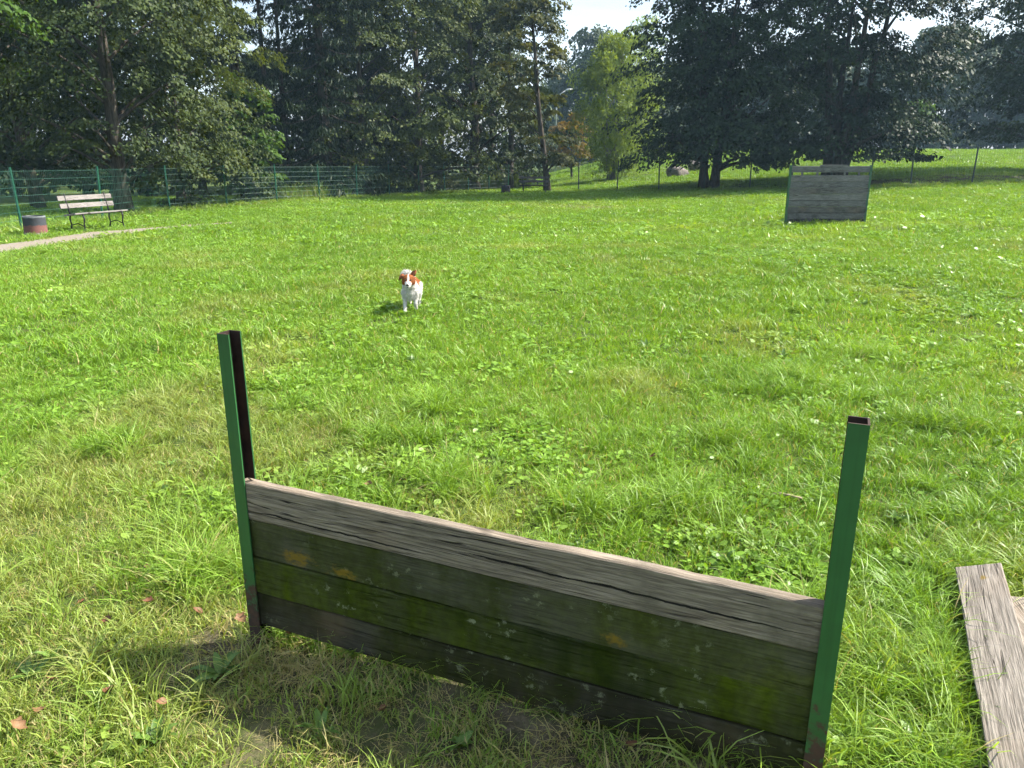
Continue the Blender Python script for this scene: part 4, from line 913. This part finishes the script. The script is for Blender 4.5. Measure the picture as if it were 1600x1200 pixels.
# ------------------------------------------------------------------ dog
def dog():
    bm = bmesh.new()
    def ball(c, r_, s=(1, 1, 1)):
        bmesh.ops.create_icosphere(bm, subdivisions=2, radius=1, matrix=Matrix.Translation(c) @ Matrix.Diagonal((r_*s[0], r_*s[1], r_*s[2], 1)))
    def chain(pts, n=7):
        for (a, ra), (c, rc_) in zip(pts[:-1], pts[1:]):
            for i in range(n+1):
                t = i/n; ball(Vector(a).lerp(Vector(c), t), ra+(rc_-ra)*t)
    chain([((0, -.17, .27), .092), ((.005, -.05, .272), .090), ((.005, .08, .28), .070), ((.008, .19, .285), .074)], 5)     # trunk
    ball((0, -.19, .235), .075, (1, 1, 1.25))                                                                               # deep chest
    chain([((0, -.19, .31), .074), ((0, -.26, .365), .060)], 4)                                                             # neck
    ball((0, -.31, .398), .074, (1.08, 1, .95)); ball((-.034, -.33, .376), .046); ball((.034, -.33, .376), .046)          # skull, cheeks
    chain([((0, -.36, .376), .044), ((-.002, -.425, .350), .029)], 5)                                                      # muzzle
    chain([((-.055, -.19, .24), .048), ((-.062, -.175, .165), .030), ((-.064, -.215, .085), .019), ((-.064, -.24, .028), .019)], 6); ball((-.064, -.255, .018), .022, (1, 1.35, .75))
    chain([((.055, -.19, .24), .048), ((.060, -.150, .17), .030), ((.062, -.20, .10), .019), ((.060, -.165, .050), .018)], 6); ball((.060, -.155, .040), .020, (1, 1.1, 1))
    chain([((-.02, .19, .26), .062), ((-.042, .125, .175), .040), ((-.044, .235, .105), .020), ((-.044, .215, .03), .018)], 6); ball((-.044, .20, .018), .021, (1, 1.35, .75))
    chain([((.06, .19, .26), .056), ((.072, .10, .18), .038), ((.076, .185, .105), .020), ((.078, .15, .03), .018)], 6); ball((.078, .135, .018), .021, (1, 1.35, .75))
    chain([((.005, .24, .31), .026), ((-.015, .285, .35), .026), ((-.055, .29, .395), .031), ((-.10, .275, .405), .031), ((-.13, .255, .37), .018)], 6)   # tail
    me = bpy.data.meshes.new('dog_body'); bm.to_mesh(me); bm.free()
    tmp = bpy.data.objects.new('tmp_dog', me); COL.objects.link(tmp)
    rm = tmp.modifiers.new('r', 'REMESH'); rm.mode = 'VOXEL'; rm.voxel_size = .0075
    sm = tmp.modifiers.new('s', 'SMOOTH'); sm.factor = .5; sm.iterations = 5
    dg = bpy.context.evaluated_depsgraph_get(); body = bpy.data.meshes.new_from_object(tmp.evaluated_get(dg)); bpy.data.objects.remove(tmp); bpy.data.meshes.remove(me)
    V = np.empty(len(body.vertices)*3, np.float32); body.vertices.foreach_get('co', V); V = V.reshape(-1, 3)
    NRM = np.empty(len(body.vertices)*3, np.float32); body.vertices.foreach_get('normal', NRM); NRM = NRM.reshape(-1, 3)
    white = np.array((.52, .50, .46)); brown = np.array((.26, .082, .022)); dk = np.array((.10, .035, .015))
    def colour(v):
        x, y_, z = v.T; nz = fbm(x*40, z*40+y_*30, 3)-.5
        c = np.tile(white, (len(v), 1))
        head = (y_ < -.262) & (z > .335); blaze = np.abs(x) < .011+.020*sstep(.40, .36, z)+nz*.008; muz = (y_ < -.385) & (z < .392) & (np.abs(x) < .036) | (z < .350)
        c[head & ~blaze & ~muz] = brown
        side = head & (np.abs(x) > .047) & ~muz; c[side] = dk*.5+brown*.5
        patch = (np.hypot((y_-.02)/.13, (z-.33)/.085)+nz < .85) & (x > -.02); c[patch & (y_ > -.15)] = brown*.95
        pt2 = (np.hypot((y_-.2)/.07, (z-.34)/.05)+nz < .9); c[pt2 & (z < .37) & (x > -.04)] = brown
        return c*(1+nz[:, None]*.35)
    c4 = np.ones((len(V), 4), np.float32); c4[:, :3] = colour(V)
    a = body.attributes.new('fur_colour', 'FLOAT_COLOR', 'POINT'); a.data.foreach_set('color', c4.ravel())
    body.polygons.foreach_set('use_smooth', [True]*len(body.polygons))
    fmx = M('dog_fur'); fmat = fmx.done(fmx.princ(fmx.attr('fur_colour', out='Color'), .8, 0, fmx.bump(fmx.noise(fmx.coord('Object', (1, .3, 1)), 160, 3), .5, .006), .15))
    body.materials.clear(); body.materials.append(fmat)
    root = empty('dog', (0, 0, 0)); tag(root, 'small white and ginger dog trotting with raised curled tail over the lawn', 'dog')
    link('body', body, root)
    # fur tufts over the surface
    r = np.random.default_rng(5); k = r.integers(0, len(V), 11000); p = V[k]; nn = NRM[k]
    head = (p[:, 1] < -.26) & (p[:, 2] > .33); legs = p[:, 2] < .14
    ln = np.where(head, .010, np.where(legs, .012, .022))*(.6+.8*r.random(len(k))); tail = (p[:, 2] > .33) & (p[:, 1] > .23); ln = np.where(tail, .024*(.6+.7*r.random(len(k))), ln)
    d = nn*.55+np.array([0, .45, -.55])+r.normal(size=p.shape)*.25; d[tail] = nn[tail]*.7+np.array([-.3, .1, -.3])+r.normal(size=(tail.sum(), 3))*.2
    d /= np.linalg.norm(d, axis=1, keepdims=True); sd = np.cross(d, nn); sd /= np.linalg.norm(sd, axis=1, keepdims=True)+1e-6
    w = .0035
    FV = np.stack([p-sd*w, p+sd*w, p+d*ln[:, None]], 1).reshape(-1, 3); FT = np.arange(len(FV)).reshape(-1, 3)
    fc = np.ones((len(FV), 4), np.float32); fc[:, :3] = np.repeat(colour(p), 3, 0)*(.85+.3*np.repeat(r.random(len(p)), 3))[:, None]
    link('fur', npmesh('fur', FV, tris=FT, mats=[fmat], attrs={'fur_colour': ('FLOAT_COLOR', fc)}), root)
    # ears
    em = plain('ear_fur', (.20, .06, .018), .85, 0, .3, 60)
    def ear(name, pts, wd):
        b = MB()
        for i, (q, w_) in enumerate(zip(pts, wd)):
            q = Vector(q); b.v += [tuple(q+Vector((-w_, .004, 0))), tuple(q+Vector((0, -.010, 0))), tuple(q+Vector((w_, .004, 0))), tuple(q+Vector((0, .012, 0)))]
        for i in range(len(pts)-1):
            for j in range(4): b.face((i*4+j, i*4+(j+1) % 4, i*4+4+(j+1) % 4, i*4+4+j))
        n = (len(pts)-1)*4; b.face((n, n+1, n+2, n+3)); b.face((3, 2, 1, 0)); o = b.build(name, em, root, True); return o
    ear('ear', [(.045, -.295, .440), (.058, -.290, .475), (.074, -.292, .503), (.084, -.305, .510)], (.030, .031, .024, .010))
    e2 = MB()
    for q, w_ in (((-.050, -.30, .438), .028), ((-.082, -.298, .440), .030), ((-.108, -.302, .418), .024), ((-.118, -.308, .395), .008)):
        q = Vector(q); e2.v += [tuple(q+Vector((0, 0, w_))), tuple(q+Vector((0, -.009, 0))), tuple(q+Vector((0, 0, -w_))), tuple(q+Vector((0, .009, 0)))]
    for i in range(3):
        for j in range(4): e2.face((i*4+j, i*4+(j+1) % 4, i*4+4+(j+1) % 4, i*4+4+j))
    e2.face((12, 13, 14, 15)); e2.face((3, 2, 1, 0)); e2.build('ear', em, root, True)
    blk = plain('dog_nose_black', (.012, .011, .011), .35, 0, .2)
    def blob(name, c, s, m_):
        b = bmesh.new(); bmesh.ops.create_icosphere(b, subdivisions=2, radius=1, matrix=Matrix.Translation(c) @ Matrix.Diagonal((*s, 1))); me_ = bpy.data.meshes.new(name); b.to_mesh(me_); b.free(); me_.materials.append(m_)
        me_.polygons.foreach_set('use_smooth', [True]*len(me_.polygons)); return link(name, me_, root)
    blob('nose', (-.002, -.452, .360), (.0185, .012, .0125), blk); blob('mouth', (-.002, -.440, .334), (.013, .012, .006), blk)
    for sx in (-1, 1): blob('eye', (sx*.031, -.378, .405), (.011, .008, .010), blk)
    return root
dg_ = dog(); p = onground(632, 491); dg_.location = (p.x+.056, p.y+.24, T(p.x, p.y+.2)+.012); dg_.rotation_euler = (0, 0, R_(2)); dg_.scale = (.92,)*3

# ------------------------------------------------------------------ thin bluish haze, added to veil the trees like lens glare
HAZE = .00055
hb_ = MB(); hb_.box((0, 118, 10.0), (305, 205, 16.0))
hm = bpy.data.materials.new('haze'); hm.use_nodes = True; hm.node_tree.nodes.clear()
ho = hm.node_tree.nodes.new('ShaderNodeOutputMaterial'); hv = hm.node_tree.nodes.new('ShaderNodeVolumePrincipled')
hv.inputs['Density'].default_value = HAZE; hv.inputs['Color'].default_value = (.50, .76, 1.0, 1); hv.inputs['Anisotropy'].default_value = .2
hm.node_tree.links.new(hv.outputs[0], ho.inputs['Volume'])
tag(hb_.build('haze', hm), 'thin bluish haze added to veil the far trees like lens glare', 'haze', kind='stuff')
